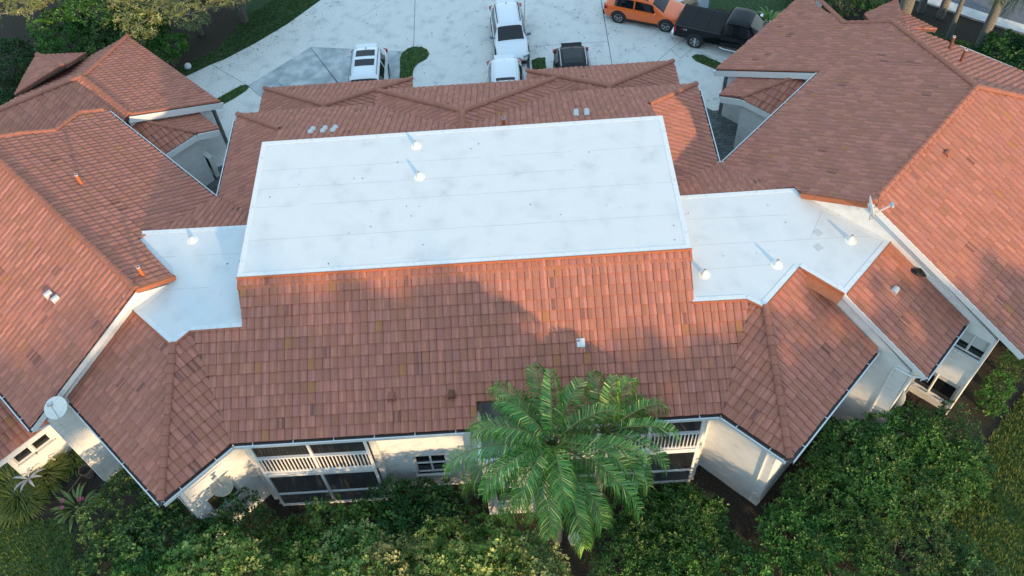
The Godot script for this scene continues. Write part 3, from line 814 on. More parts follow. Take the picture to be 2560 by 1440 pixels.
	for w in [[0.27, 1.22], [1.3, 2.27]]:
		window(ab(-34.6, 3.9), ab(-34.6, 1.1), w[0] / 1.414, w[1] / 1.414, 1.15, 1.86, 0, 0, null, 0.0, true, 0.05)
	wall("wall", ab(-40.0, 3.9), ab(-34.6, 3.9), -0.6, 2.5)
	trim("fascia_board", y3(ab(-33.75, 7.0), ab(-33.8, 3), Vector2(1, 1), 2.62, -0.1), y3(ab(-33.75, 1.0), ab(-33.8, 3), Vector2(1, 1), 2.62, -0.1), 0.05, 0.26, M.white)
	var sf := MB.new()
	sf.prism(PackedVector2Array([ab(-33.8, 7), ab(-33.8, 1.1), ab(-34.7, 1.1), ab(-34.7, 7)]), 2.36, 2.4, Color.WHITE, true)
	part("soffit", sf, M.white, building)
	# court walls and garage walls
	wall("wall", P.call(7.45, -24.5), P.call(7.45, -29.3), -0.6, 4.8)
	wall("wall", P.call(-11.5, -29.3), P.call(-11.5, -24.5), -0.6, 4.8)
	wall("wall", P.call(7.45, -29.28), P.call(-11.5, -29.28), -0.6, 4.8)
	wall("wall", ab(-15.9, -32.4), ab(-15.9, -50), -0.6, 4.8)
	wall("wall", ab(-47.9, -11.9), ab(-31.4, -11.9), -0.6, 4.8)
	wall("wall", P.call(8.6, -24.45), P.call(7.4, -24.45), -0.6, 4.8)
	gable(ab(-22.9, -43.5), ab(-16.0, -43.5), -0.6, [[0.0, 2.75], [6.9, 5.05]], Vector2(-1, 1), [])
	wall("wall", ab(-22.9, -43.5), ab(-22.9, -56), -0.6, 2.6)
	gable(ab(-47.75, -13.4), ab(-47.75, -18.7), -0.6, [[0.0, 4.55], [5.3, 2.85]], Vector2(1, 1), [])
	wall("wall", ab(-58.4, -18.7), ab(-47.75, -18.7), -0.6, 2.6)
	wall("wall", ab(-58.4, -8.2), ab(-58.4, -18.7), -0.6, 2.6)
	wall("wall", ab(-0.28, -31.53), ab(-0.28, -50), -0.6, 4.85)
	trim("corner_board", Vector3(ab(-0.36, -31.46).x, -0.5, ab(-0.36, -31.46).y), Vector3(ab(-0.36, -31.46).x, 4.9, ab(-0.36, -31.46).y), 0.12, 0.05, M.white)
	for g in [[-11.6, -5.3], [1.2, 7.4]]:
		wall("wall", P.call(g[1], -33.8), P.call(g[0], -33.8), -0.6, 2.6)
		wall("wall", P.call(g[0], -33.8), P.call(g[0], -29.3), -0.6, 2.6)
		wall("wall", P.call(g[1], -29.3), P.call(g[1], -33.8), -0.6, 2.6)
	# white rake boards of the catslide garages
	trim("rake_board", y3(ab(-23.9, -43.3), ab(-16.68, -35), Vector2(-1, -1), 5.0, -0.2), y3(ab(-16.7, -43.3), ab(-16.68, -35), Vector2(-1, -1), 5.0, -0.2), 0.05, 0.3, M.white)
	trim("rake_board", y3(ab(-47.5, -19.5), ab(-30, -12.63), Vector2(1, -1), 5.0, -0.2), y3(ab(-47.5, -13.4), ab(-30, -12.63), Vector2(1, -1), 5.0, -0.2), 0.05, 0.3, M.white)
	# entry porches
	wall("wall", ab(-20.4, -41.3), ab(-16.0, -41.3), -0.6, 3.05)
	wall("wall", ab(-20.4, -43.3), ab(-20.4, -41.3), -0.6, 3.0)
	wall("wall", ab(-45.7, -12.0), ab(-45.7, -16.2), -0.6, 3.05)
	wall("wall", ab(-45.7, -16.2), ab(-47.7, -16.2), -0.6, 3.0)
	for f in [[Vector3(9.6, 2.55, -31.5), Vector3(10.33, 3.05, -30.62)], [Vector3(10.33, 3.05, -30.62), Vector3(12.6, 3.05, -28.35)], [Vector3(-13.85, 2.55, -31.5), Vector3(-14.57, 3.05, -30.7)], [Vector3(-14.57, 3.05, -30.7), Vector3(-16.65, 3.05, -28.6)]]:
		trim("fascia_board", f[0], f[1], 0.06, 0.3, M.white)
	# court belt rails
	trim("belt_course", Vector3(10.62, 1.05, -31.0), Vector3(12.4, 1.05, -29.2), 0.05, 0.04, M.white)
	# balconies
	balcony(-9.31, [-7.42], -5.55, -13.8, -14.9, true)
	balcony(0.6, [2.1, 3.79], 5.5, -13.8, -14.9, false)
	bay()
	# gutters
	gutter(Vector2(-9.7, -13.72), Vector2(-1.85, -13.72), Vector2(0, 1), 5.0)
	gutter(Vector2(0.5, -13.72), Vector2(5.98, -13.72), Vector2(0, 1), 5.0)
	gutter(Vector2(-11.62, -11.83), Vector2(-9.74, -13.7), Vector2(1, 1), 5.0)
	gutter(ab(-31.3, -0.21), ab(-23.45, -0.21), Vector2(-1, 1), 5.0)
	gutter(Vector2(6.0, -13.7), Vector2(7.72, -12.0), Vector2(-1, 1), 5.0)
	gutter(Vector2(7.78, -12.0), Vector2(11.52, -15.74), Vector2(1, 1), 5.0)
	gutter(ab(-1.85, -27.3), ab(-1.85, -31.4), Vector2(1, 1), 5.0)
	gutter(ab(-47.2, 1.78), ab(-31.25, 1.78), Vector2(-1, 1), 5.0)
	gutter(ab(-16.72, -33.1), ab(-16.72, -43.2), Vector2(-1, -1), 5.0, 0.9)
	gutter(Vector2(7.93, -24.9), Vector2(7.93, -29.5), Vector2(1, 0), 5.0, 0.9)
	gutter(Vector2(-11.98, -24.9), Vector2(-11.98, -29.5), Vector2(-1, 0), 5.0, 0.9)
	gutter(ab(-48.4, -12.67), ab(-36.8, -12.67), Vector2(1, -1), 5.0, 0.9)
	gutter(Vector2(7.95, -24.9), Vector2(8.2, -24.9), Vector2(0, -1), 5.0, 0.2)
	gutter(ab(-11.5, -50.75), ab(-8.0, -50.75), Vector2(1, -1), 5.0, 0.9)
	vents()
	# downspouts
	for d in [[Vector3(-16.55, 4.85, -14.7), Vector3(-16.45, 4.6, -14.95), Vector3(-16.3, 4.45, -15.2), Vector3(-16.28, 0.1, -15.2)], [Vector3(12.72, 4.85, -14.68), Vector3(12.5, 4.65, -14.85), Vector3(12.1, 4.6, -15.25), Vector3(12.08, 4.3, -15.3), Vector3(12.08, 0.1, -15.3)], [Vector3(-11.45, 4.85, -11.9), Vector3(-11.5, 4.55, -12.3), Vector3(-11.5, 4.4, -12.6), Vector3(-11.5, 0.1, -12.6)], [Vector3(7.6, 4.85, -12.05), Vector3(7.55, 4.5, -12.5), Vector3(7.5, 4.4, -12.88), Vector3(7.5, 0.1, -12.9)]]:
		var dm := MB.new()
		dm.tube(d, taper(0.045, 0.045, d.size() - 1), 8)
		part("downspout", dm, M.white, building)
	# small repair patches on the right deck
	for p in [Vector3(10.05, 6.625, -18.95), Vector3(10.2, 6.625, -19.6)]:
		var pm := MB.new()
		pm.obox(Transform3D(Basis(Vector3.UP, 0.5), p), Vector3(0.13, 0.004, 0.13))
		part("membrane_patch", pm, M.seam_light, building)
	litter()

func litter() -> void:
	# dry leaf bits and grit lying on the flat decks
	var mb := MB.new()
	for i in 90:
		var p := Vector3(rng.randf_range(-9.3, 5.3), 7.424, rng.randf_range(-25.0, -18.9))
		if i > 55:
			p = Vector3(rng.randf_range(5.8, 9.5), 6.624, rng.randf_range(-21.3, -18.4))
		if i > 78:
			p = Vector3(rng.randf_range(-12.4, -9.8), 6.644, rng.randf_range(-21.3, -17.5))
		var s := pow(rng.randf(), 2.5) * 0.04 + 0.01
		var a := rng.randf() * TAU
		var d := Vector3(cos(a), 0, sin(a)) * s; var e := Vector3(-sin(a), 0, cos(a)) * s * 0.45
		var f := rng.randf_range(0.5, 1.8)
		mb.quad(p - d, p + e + Vector3.UP * s * 0.3, p + d, p - e, Color(0.09 * f, 0.08 * f, 0.065 * f))
	var o := part("leaf_litter", mb, M.vcol, building)
	o.set_meta("kind", "stuff")

# gable wall: line a->b, base, and roofline points [distance, height]
func gable(a: Vector2, b: Vector2, y0: float, tops: Array, nrm: Vector2, holes: Array) -> void:
	var d := (b - a).normalized()
	var l := a.distance_to(b)
	nrm = nrm.normalized()
	var outer := PackedVector2Array()
	outer.push_back(Vector2(0, y0))
	for t in tops:
		outer.push_back(Vector2(minf(t[0] / 1.41421, l), t[1]))
	outer.push_back(Vector2(l, y0))
	var polys := [outer]
	for h in holes:
		# split round each hole: cut the outline into left, right, above, below
		var next := []
		for p in polys:
			for r in [[-1.0, h[0], -2.0, 12.0], [h[1], 99.0, -2.0, 12.0], [h[0], h[1], -2.0, h[2]], [h[0], h[1], h[3], 12.0]]:
				var rect := PackedVector2Array([Vector2(r[0], r[2]), Vector2(r[1], r[2]), Vector2(r[1], r[3]), Vector2(r[0], r[3])])
				for g in Geometry2D.intersect_polygons(p, rect):
					next.append(g)
		polys = next
	var mb := MB.new()
	var to3 := func(p: Vector2, k: float) -> Vector3:
		var q := a + d * p.x - nrm * k
		return Vector3(q.x, p.y, q.y)
	var n3 := Vector3(nrm.x, 0, nrm.y)
	for p in polys:
		var idx := Geometry2D.triangulate_polygon(p)
		for i in range(0, idx.size(), 3):
			var q0: Vector3 = to3.call(p[idx[i]], 0.0); var q1: Vector3 = to3.call(p[idx[i + 1]], 0.0); var q2: Vector3 = to3.call(p[idx[i + 2]], 0.0)
			if (q2 - q0).cross(q1 - q0).dot(n3) < 0:
				mb.tri(q0, q2, q1)
			else:
				mb.tri(q0, q1, q2)
			mb.tri(q0 - n3 * 0.2, q1 - n3 * 0.2, q2 - n3 * 0.2)
	for h in holes:
		for s in [[Vector2(h[0], h[2]), Vector2(h[1], h[2])], [Vector2(h[1], h[2]), Vector2(h[1], h[3])], [Vector2(h[1], h[3]), Vector2(h[0], h[3])], [Vector2(h[0], h[3]), Vector2(h[0], h[2])]]:
			mb.quad(to3.call(s[0], 0.0), to3.call(s[1], 0.0), to3.call(s[1], 0.2), to3.call(s[0], 0.2))
	for i in outer.size():
		var j := (i + 1) % outer.size()
		mb.quad(to3.call(outer[i], 0.0), to3.call(outer[j], 0.0), to3.call(outer[j], 0.2), to3.call(outer[i], 0.2))
	part("gable_wall", mb, M.stucco, building)

func balcony(x0: float, mids: Array, x1: float, zf: float, zb: float, left: bool) -> void:
	var bal := Node3D.new()
	bal.name = "balcony"
	building.add_child(bal, true)
	var posts := [x0] + mids + [x1]
	for x in posts:
		var p := MB.new()
		p.bar(Vector3(x, -0.1, zf), Vector3(x, 4.78, zf), 0.085, 0.085)
		part("post", p, M.white, bal)
	var beam := MB.new()
	beam.bar(Vector3(x0 - 0.4, 4.80, zf), Vector3(x1 + 0.4, 4.80, zf), 0.1, 0.12)
	beam.bar(Vector3(x0, 2.5, zf), Vector3(x1, 2.5, zf), 0.12, 0.24)
	beam.bar(Vector3(x0, 0.92, zf), Vector3(x1, 0.92, zf), 0.06, 0.06)
	beam.bar(Vector3(x0, 0.02, zf), Vector3(x1, 0.02, zf), 0.06, 0.08)
	part("beam", beam, M.white, bal)
	var rail := MB.new()
	rail.bar(Vector3(x0, 3.72, zf + 0.02), Vector3(x1, 3.72, zf + 0.02), 0.1, 0.06)
	rail.bar(Vector3(x0, 2.72, zf + 0.02), Vector3(x1, 2.72, zf + 0.02), 0.06, 0.06)
	part("handrail", rail, M.white, bal)
	var n := int((x1 - x0) / 0.125)
	for i in range(1, n):
		var b := MB.new()
		var x := lerpf(x0, x1, float(i) / n)
		b.box(Vector3(x - 0.018, 2.74, zf), Vector3(x + 0.018, 3.7, zf + 0.036))
		part("baluster", b, M.white, bal)
	var slab := MB.new()
	slab.box(Vector3(x0 - 0.2, 2.38, -17.0), Vector3(x1 + 0.2, 2.6, zf - 0.05))
	part("floor_slab", slab, M.concrete_wet, bal)
	slab = MB.new()
	slab.box(Vector3(x0 - 0.2, -0.2, -17.0), Vector3(x1 + 0.2, 0.0, zf - 0.05))
	part("floor_slab", slab, M.concrete_wet, bal)
	# rooms behind: back wall with glazed doors, side walls
	var back := MB.new()
	back.box(Vector3(x0 - 0.2, -0.2, -17.0), Vector3(x1 + 0.2, 4.75, -16.9))
	back.box(Vector3(x0 - 0.4, -0.2, -17.0), Vector3(x0 - 0.2, 4.75, zf - 0.25))
	back.box(Vector3(x1 + 0.05, -0.2, -17.0), Vector3(x1 + 0.25, 4.75, zf - 0.2))
	part("back_wall", back, M.stucco, bal)
	for i in 4:
		var w := (x1 - x0) / 4.0
		for y in [[2.62, 4.65], [0.02, 2.1]]:
			var d := MB.new()
			d.box(Vector3(x0 + w * i + 0.06, y[0], -16.9), Vector3(x0 + w * (i + 1) - 0.06, y[1], -16.86))
			part("door_pane", d, M.glass, bal)
	# insect screen: fine dark mesh in each bay
	for i in posts.size() - 1:
		for y in [[2.62, 4.74], [0.05, 2.38]]:
			var s := MB.new()
			s.quad(Vector3(posts[i] + 0.04, y[0], zf - 0.03), Vector3(posts[i] + 0.04, y[1], zf - 0.03), Vector3(posts[i + 1] - 0.04, y[1], zf - 0.03), Vector3(posts[i + 1] - 0.04, y[0], zf - 0.03))
			part("insect_screen", s, M.mesh_screen, bal)
	# side panel back to the corner wall
	var sx := x0 if left else x1
	var ex := sx - 0.38 if left else sx + 0.42
	var ez := zf - 0.62
	var sp := MB.new()
	for y in [4.8, 3.72, 2.72, 2.5, 1.5, 0.92, 0.05]:
		sp.bar(Vector3(sx, y, zf), Vector3(ex, y, ez), 0.06, 0.07)
	sp.bar(Vector3(ex, -0.1, ez), Vector3(ex, 4.8, ez), 0.08, 0.08)
	part("side_frame", sp, M.white, bal)
	for i in range(1, 6):
		var b := MB.new()
		var q := Vector3(sx, 0, zf).lerp(Vector3(ex, 0, ez), i / 6.0)
		b.bar(q + Vector3.UP * 2.75, q + Vector3.UP * 3.7, 0.036, 0.036)
		part("baluster", b, M.white, bal)

func bay() -> void:
	# small two storey bay with a flat grey roof, half hidden by the palm
	var x0 := -1.78; var x1 := 0.45; var zf := -12.95
	wall("bay_wall", Vector2(x0, zf), Vector2(x1, zf), -0.6, 3.9, 0.15, null, [[0.3, 1.6, 0.9, 2.1]])
	window(Vector2(x0, zf), Vector2(x1, zf), 0.3, 1.6, 0.9, 2.1, 1, 0)
	wall("bay_wall", Vector2(x0, -14.4), Vector2(x0, zf), -0.6, 4.2, 0.15)
	wall("bay_wall", Vector2(x1, zf), Vector2(x1, -14.4), -0.6, 4.2, 0.15)
	var r := MB.new()
	r.box(Vector3(x0 - 0.02, 4.2, -14.7), Vector3(x1 + 0.02, 4.32, zf + 0.05))
	part("bay_roof", r, M.bay_roof, building)
	var e := MB.new()
	e.box(Vector3(x0 - 0.06, 4.16, -14.65), Vector3(x0 + 0.05, 4.38, zf + 0.1))
	e.box(Vector3(x1 - 0.05, 4.16, -14.65), Vector3(x1 + 0.06, 4.38, zf + 0.1))
	e.box(Vector3(x0 + 0.05, 4.15, zf), Vector3(x1 - 0.05, 4.37, zf + 0.1))
	part("bay_trim", e, M.white, building)
	var b2 := MB.new()
	b2.box(Vector3(x0 - 0.1, 4.3, -14.75), Vector3(x1 + 0.1, 5.3, -14.6))
	part("bay_back", b2, M.bay_roof, building)
	var post := MB.new()
	post.box(Vector3(-1.98, 4.2, -13.95), Vector3(-1.78, 4.9, -13.6))
	part("bracket", post, M.white, building)

func vents() -> void:
	# plumbing jacks on the flat decks
	for p in [[-3.72, 7.42, -24.41, 0.26], [-3.56, 7.42, -22.78, 0.26], [-11.8, 6.64, -21.12, 0.22], [11.19, 6.62, -19.18, 0.27], [8.48, 6.62, -18.32, 0.27], [6.01, 6.62, -18.11, 0.27]]:
		var n := Node3D.new()
		n.name = "plumbing_vent"
		building.add_child(n, true)
		var t := Transform3D(Basis(), Vector3(p[0], p[1], p[2]))
		var f := MB.new()
		f.lathe(t, [Vector2(0.21, 0.0), Vector2(0.205, 0.008), Vector2(0.10, 0.010), Vector2(0.09, 0.05), Vector2(0.062, p[3] * 0.62), Vector2(0.05, p[3] * 0.7)], 18)
		part("flange", f, M.jack, n)
		var c := MB.new()
		c.lathe(t, [Vector2(0.048, p[3] * 0.6), Vector2(0.048, p[3]), Vector2(0.036, p[3]), Vector2(0.036, p[3] - 0.06), Vector2(0, p[3] - 0.06)], 14)
		part("pipe", c, M.galv, n)
	# painted pipes standing on the tiles
	for p in [[-16.64, 6.64, -24.33, 0.55, "o"], [-12.96, 7.13, -19.17, 0.5, "o"], [-0.42, 6.85, -25.9, 0.35, "o"], [18.62, 5.66, -30.1, 0.7, "b"], [18.21, 6.39, -28.31, 0.7, "b"]]:
		var n := Node3D.new()
		n.name = "vent_pipe"
		building.add_child(n, true)
		var t := Transform3D(Basis(), Vector3(p[0], p[1] - 0.1, p[2]))
		var h: float = p[3] + 0.1
		var c := MB.new()
		c.lathe(t, [Vector2(0.13, 0.04), Vector2(0.07, 0.16), Vector2(0.06, h), Vector2(0.045, h), Vector2(0.045, h - 0.1), Vector2(0.0, h - 0.1)], 14)
		part("pipe", c, M.orange_pipe if p[4] == "o" else M.brown_pipe, n)
		var r := MB.new()
		r.lathe(t, [Vector2(0.062, h - 0.05), Vector2(0.064, h + 0.005), Vector2(0.044, h + 0.006)], 14)
		part("collar", r, M.galv, n)
	# pairs of hooded vents on the drive slope and the left wing
	for p in [[-8.11, 6.5, -26.5, 0], [-7.62, 6.5, -26.5, 0], [-7.21, 6.5, -26.5, 0], [2.45, 6.5, -26.5, 0], [2.87, 6.5, -26.5, 0]]:
		for k in 2:
			hood(Vector3(p[0] + 0.03 * k, p[1] - 0.06 - 0.16 * k, p[2] - 0.34 * k), 0.0, M.galv, true)
	hood(Vector3(-16.48, 6.46, -19.1), PI * 0.75, M.galv, true)
	hood(Vector3(-16.15, 6.47, -18.86), PI * 0.75, M.galv, true)
	hood(Vector3(12.26, 6.02, -17.3), -PI * 0.25, M.galv, true)
	hood(Vector3(-4.52, 5.46, -14.75), PI, M.vent_clay, false)
	hood(Vector3(-2.58, 5.43, -14.7), PI, M.brown_pipe, false)
	hood(Vector3(15.06, 7.55, -21.97), -PI * 0.25, M.vent_clay, false)
	var n := Node3D.new()
	n.name = "square_vent"
	building.add_child(n, true)
	var s := MB.new()
	var up := Vector3(0, SLOPE, -1).normalized(); var nn := Vector3(0, 1, SLOPE).normalized()
	s.obox(Transform3D(Basis(Vector3.RIGHT, nn, Vector3.RIGHT.cross(nn)), Vector3(1.7, 6.13, -16.0)), Vector3(0.13, 0.02, 0.14))
	part("cap", s, M.metal_white, n)
	var s2 := MB.new()
	s2.obox(Transform3D(Basis(Vector3.RIGHT, nn, Vector3.RIGHT.cross(nn)), Vector3(1.7, 6.09, -16.0)), Vector3(0.16, 0.025, 0.17))
	part("base", s2, M.galv, n)

func hood(p: Vector3, turn: float, m: Material, base: bool) -> void:
	var n := Node3D.new()
	n.name = "hooded_vent"
	building.add_child(n, true)
	n.position = p
	n.rotation.y = turn
	var h := MB.new()
	# arched hood, open end facing down the slope (local -z)
	for i in 8:
		var a0 := PI * i / 8.0; var a1 := PI * (i + 1) / 8.0
		var r := 0.115
		h.quad(Vector3(-cos(a0) * r, 0.12 + sin(a0) * r, 0.12), Vector3(-cos(a0) * r, 0.10 + sin(a0) * r, -0.14), Vector3(-cos(a1) * r, 0.10 + sin(a1) * r, -0.14), Vector3(-cos(a1) * r, 0.12 + sin(a1) * r, 0.12))
		h.tri(Vector3(0, 0.12, 0.12), Vector3(-cos(a0) * r, 0.12 + sin(a0) * r, 0.12), Vector3(-cos(a1) * r, 0.12 + sin(a1) * r, 0.12))
	h.quad(Vector3(-0.115, -0.1, 0.12), Vector3(-0.115, 0.12, 0.12), Vector3(-0.115, 0.1, -0.14), Vector3(-0.115, -0.1, -0.14))
	h.quad(Vector3(0.115, -0.1, -0.14), Vector3(0.115, 0.1, -0.14), Vector3(0.115, 0.12, 0.12), Vector3(0.115, -0.1, 0.12))
	h.quad(Vector3(0.115, -0.1, 0.12), Vector3(0.115, 0.12, 0.12), Vector3(-0.115, 0.12, 0.12), Vector3(-0.115, -0.1, 0.12))
	part("hood", h, m, n)
	if base:
		var b := MB.new()
		b.lathe(Transform3D(Basis(), Vector3(0, -0.04, 0)), [Vector2(0.17, 0.0), Vector2(0.15, 0.1), Vector2(0.1, 0.13)], 12)
		part("base", b, M.vent_clay, n)

# ---------------------------------------------------------------- ground, drive, lawns
func slab(parent: Node3D, called: String, pts: Array, m: Material, y0: float, y1: float, inset := 0.014) -> void:
	var poly := PackedVector2Array(pts)
	for g in Geometry2D.offset_polygon(poly, -inset):
		var mb := MB.new()
		mb.prism(g, y0, y1)
		part(called, mb, m, parent)

func flat(called: String, pts: Array, m: Material, y: float) -> MeshInstance3D:
	var mb := MB.new()
	mb.plan_poly(PackedVector2Array(pts), func(_p): return y)
	return structure(called, mb, m)

func blob_pts(pts: Array, step := 0.35, amp := 0.12) -> Array:
	# ragged outline between the given corners
	var out := []
	for i in pts.size():
		var a: Vector2 = pts[i]; var b: Vector2 = pts[(i + 1) % pts.size()]
		var n: int = max(1, int(a.distance_to(b) / step))
		var d := (b - a).normalized()
		for k in n:
			var p := a.lerp(b, float(k) / n)
			if k > 0:
				p += Vector2(-d.y, d.x) * rng.randf_range(-amp, amp)
			out.append(p)
	return out

func make_ground() -> void:
	var g := MB.new()
	g.quad(Vector3(-400, -0.03, -400), Vector3(400, -0.03, -400), Vector3(400, -0.03, 400), Vector3(-400, -0.03, 400))
	structure("ground", g, M.soil)
	# lawns
	flat("lawn", blob_pts([Vector2(-60, -13.9), Vector2(-17.9, -13.9), Vector2(-16.6, -13.3), Vector2(-15.8, -12.0), Vector2(-15.0, -9.0), Vector2(-15.0, 30), Vector2(-60, 30)]), M.lawn, -0.018)
	flat("lawn", blob_pts([Vector2(60, -17.5), Vector2(18.9, -16.5), Vector2(17.0, -15.0), Vector2(15.6, -13.4), Vector2(14.0, -11.6), Vector2(12.6, -9.5), Vector2(12, 30), Vector2(60, 30)]), M.lawn, -0.008)
	flat("lawn", blob_pts([Vector2(-17.9, -38.9), Vector2(-15.86, -40.4), Vector2(-14.26, -41.75), Vector2(-12.63, -43.36), Vector2(-10.98, -45.4), Vector2(-8, -50), Vector2(-8, -60), Vector2(-20, -60), Vector2(-15.5, -44.0), Vector2(-16.3, -41.5), Vector2(-18.4, -40.0)], 0.4, 0.10), M.lawn_green, -0.018)
	flat("lawn", blob_pts([Vector2(10.5, -42.3), Vector2(10.5, -60), Vector2(30, -60), Vector2(19.5, -42.2), Vector2(14.5, -41.2)]), M.lawn_green, -0.018)
	# road beyond the palms with its pale kerb
	flat("road", [Vector2(22.8, -46.0), Vector2(24.4, -41.4), Vector2(28.5, -37.6), Vector2(60, -20), Vector2(60, -60)], M.asphalt, -0.014)
	var k := MB.new()
	k.prism(PackedVector2Array([Vector2(20.6, -43.4), Vector2(22.6, -41.7), Vector2(25.3, -39.4), Vector2(28.6, -37.0), Vector2(29.0, -37.6), Vector2(25.8, -40.0), Vector2(23.1, -42.3), Vector2(21.2, -44.0)]), -0.02, 0.09)
	structure("kerb", k, M.concrete)
	# drive
	var base := MB.new()
	base.plan_poly(PackedVector2Array([Vector2(-18.0, -32.0), Vector2(-18.0, -39.0), Vector2(-16.5, -40.1), Vector2(-15.86, -40.45), Vector2(-14.26, -41.78), Vector2(-12.63, -43.39), Vector2(-10.98, -45.46), Vector2(-8, -50.0), Vector2(10.2, -50), Vector2(10.2, -42.8), Vector2(12.4, -41.2), Vector2(15.5, -41.0), Vector2(15.5, -30.0), Vector2(-18, -30.0)]), func(_p): return -0.01)
	var dr := structure("driveway", base, M.joint)
	var V := func(a: Array) -> Array:
		var o := []
		for i in range(0, a.size(), 2):
			o.append(Vector2(a[i], a[i + 1]))
		return o
	for s in [[-17.95, -39.05, -16.5, -40.1, -14.17, -38.04, -13.15, -36.86, -13.15, -30.2, -17.95, -30.2],
			[-16.5, -40.1, -15.86, -40.45, -14.26, -41.78, -12.63, -43.39, -10.98, -45.46, -8.0, -50.0, -1.8, -50.0, -6.82, -45.06, -14.17, -38.04],
			[-11.1, -41.04, -6.82, -45.06, -5.36, -46.45, -5.3, -40.44, -5.87, -40.08],
			[-5.36, -46.45, -1.8, -50.0, 1.4, -50.0, 0.8, -40.42, 0.95, -34.0, -5.3, -34.0, -5.3, -40.44],
			[1.4, -50.0, 5.4, -50.0, 5.37, -39.75, 1.0, -39.77, 0.8, -40.42],
			[1.0, -39.77, 5.37, -39.75, 5.35, -34.0, 0.97, -34.0],
			[5.4, -50.0, 10.15, -50.0, 10.15, -42.8, 11.2, -41.9, 9.6, -39.6, 6.6, -41.2, 5.39, -42.0],
			[5.39, -42.0, 6.6, -41.2, 9.6, -39.6, 8.6, -38.7, 7.7, -37.7, 5.36, -36.4],
			[8.6, -38.7, 9.6, -39.6, 9.75, -38.6, 9.0, -37.9],
			[11.2, -41.9, 12.4, -41.2, 15.4, -40.9, 15.4, -36.0, 10.9, -37.6, 9.75, -38.6, 9.6, -39.6],
			[5.36, -36.4, 7.7, -37.7, 8.6, -38.7, 9.0, -37.9, 9.75, -38.6, 10.9, -37.6, 15.4, -36.0, 15.4, -33.5, 10.4, -33.2, 9.55, -34.0, 8.0, -33.0, 5.36, -33.0]]:
		slab(dr, "slab", V.call(s), M.concrete, -0.01, 0.03)
	for s in [[-14.17, -38.04, -13.15, -36.86, -12.2, -37.75, -13.2, -39.0], [-13.2, -39.0, -11.1, -41.04, -8.9, -37.0, -8.5, -34.0, -12.3, -34.0, -12.3, -37.7], [-11.1, -41.04, -5.87, -40.08, -5.98, -37.6, -5.98, -34.0, -8.45, -34.0, -8.85, -37.0]]:
		slab(dr, "slab", V.call(s), M.concrete_wet, -0.01, 0.031)
	# pavers of the two courts
	var cr := MB.new()
	cr.plan_poly(PackedVector2Array([Vector2(7.5, -24.5), Vector2(7.5, -33.0), Vector2(9.55, -34.0), Vector2(10.4, -33.2), Vector2(13.2, -31.5), Vector2(15, -28), Vector2(9, -24.4)]), func(_p): return 0.034)
	var ct := structure("court_paving", cr, M.joint)
	paving(ct, [Vector2(7.5, -26.5), Vector2(7.6, -33.0), Vector2(9.5, -33.9), Vector2(10.4, -33.2), Vector2(11.3, -32.0), Vector2(10.6, -29.5)])
	var cl := MB.new()
	cl.plan_poly(PackedVector2Array([Vector2(-11.6, -24.5), Vector2(-11.6, -32.4), Vector2(-13.4, -32.6), Vector2(-15.5, -31.5), Vector2(-14.8, -28.0), Vector2(-12.3, -24.5)]), func(_p): return 0.034)
	var ctl := structure("court_paving", cl, M.joint)
	paving(ctl, [Vector2(-11.7, -27.5), Vector2(-11.7, -32.3), Vector2(-13.4, -32.5), Vector2(-15.2, -31.3), Vector2(-14.6, -28.5)])
	# lawn islands in the drive
	island("grass_island", "kidney shaped grass island at the foot of the drive joint", [-5.29, -40.44, -4.85, -40.35, -4.55, -40.1, -4.42, -39.7, -4.55, -39.3, -5.0, -38.95, -5.22, -38.6, -5.28, -38.2, -5.28, -34.6, -5.95, -34.6, -5.97, -38.5, -6.02, -39.5, -5.9, -39.95, -5.62, -40.3])
	island("grass_island", "small square grass patch between the white and the black parked cars", [1.12, -38.55, 1.5, -38.72, 1.86, -38.7, 1.83, -34.6, 1.15, -34.6])
	island("grass_island", "rounded grass strip beside the drive joint by the left garage corner", [-15.9, -36.9, -15.4, -37.35, -14.55, -38.05, -14.25, -38.12, -14.08, -37.9, -14.2, -37.6, -14.7, -37.1, -15.4, -36.5])
	island("grass_island", "rounded grass strip beside the black pickup", [9.62, -37.95, 9.85, -38.12, 10.2, -38.05, 10.8, -37.5, 11.4, -36.95, 11.1, -36.5, 10.5, -36.95, 9.8, -37.55])
	# dark margin beds
	flat("garden_bed", blob_pts([Vector2(-16.4, -11.5), Vector2(-17.2, -13.7), Vector2(-21, -14.1), Vector2(-21, -17), Vector2(-13, -17), Vector2(-9, -13.5), Vector2(6.5, -13.4), Vector2(9, -12.5), Vector2(14, -16), Vector2(17.5, -18.5), Vector2(18.5, -16.3), Vector2(16, -13.2), Vector2(13.2, -9.2), Vector2(13, 2), Vector2(-15, 2)], 0.3, 0.1), M.mulch, -0.012)
	fallen_leaves()

func paving(parent: Node3D, pts: Array) -> void:
	# running bond of small bricks inside the outline
	var poly := PackedVector2Array(pts)
	var lo := Vector2(1e9, 1e9); var hi := Vector2(-1e9, -1e9)
	for p in poly:
		lo = lo.min(p); hi = hi.max(p)
	var mats := [M.paver, M.paver_b]
	var bw := 0.42; var bh := 0.21
	var meshes := []
	var mb := MB.new()
	mb.box(Vector3(-bw * 0.5 + 0.008, 0.0, -bh * 0.5 + 0.008), Vector3(bw * 0.5 - 0.008, 0.03, bh * 0.5 - 0.008))
	var me := mb.mesh()
	var j := 0
	var y := lo.y
	while y < hi.y:
		var x := lo.x + (bw * 0.5 if j % 2 else 0.0)
		while x < hi.x:
			if Geometry2D.is_point_in_polygon(Vector2(x, y), poly):
				part_mesh("paver", me, mats[rng.randi_range(0, 1)], parent, Transform3D(Basis(), Vector3(x, 0.034 + rng.randf_range(0, 0.004), y)))
			x += bw
		y += bh
		j += 1

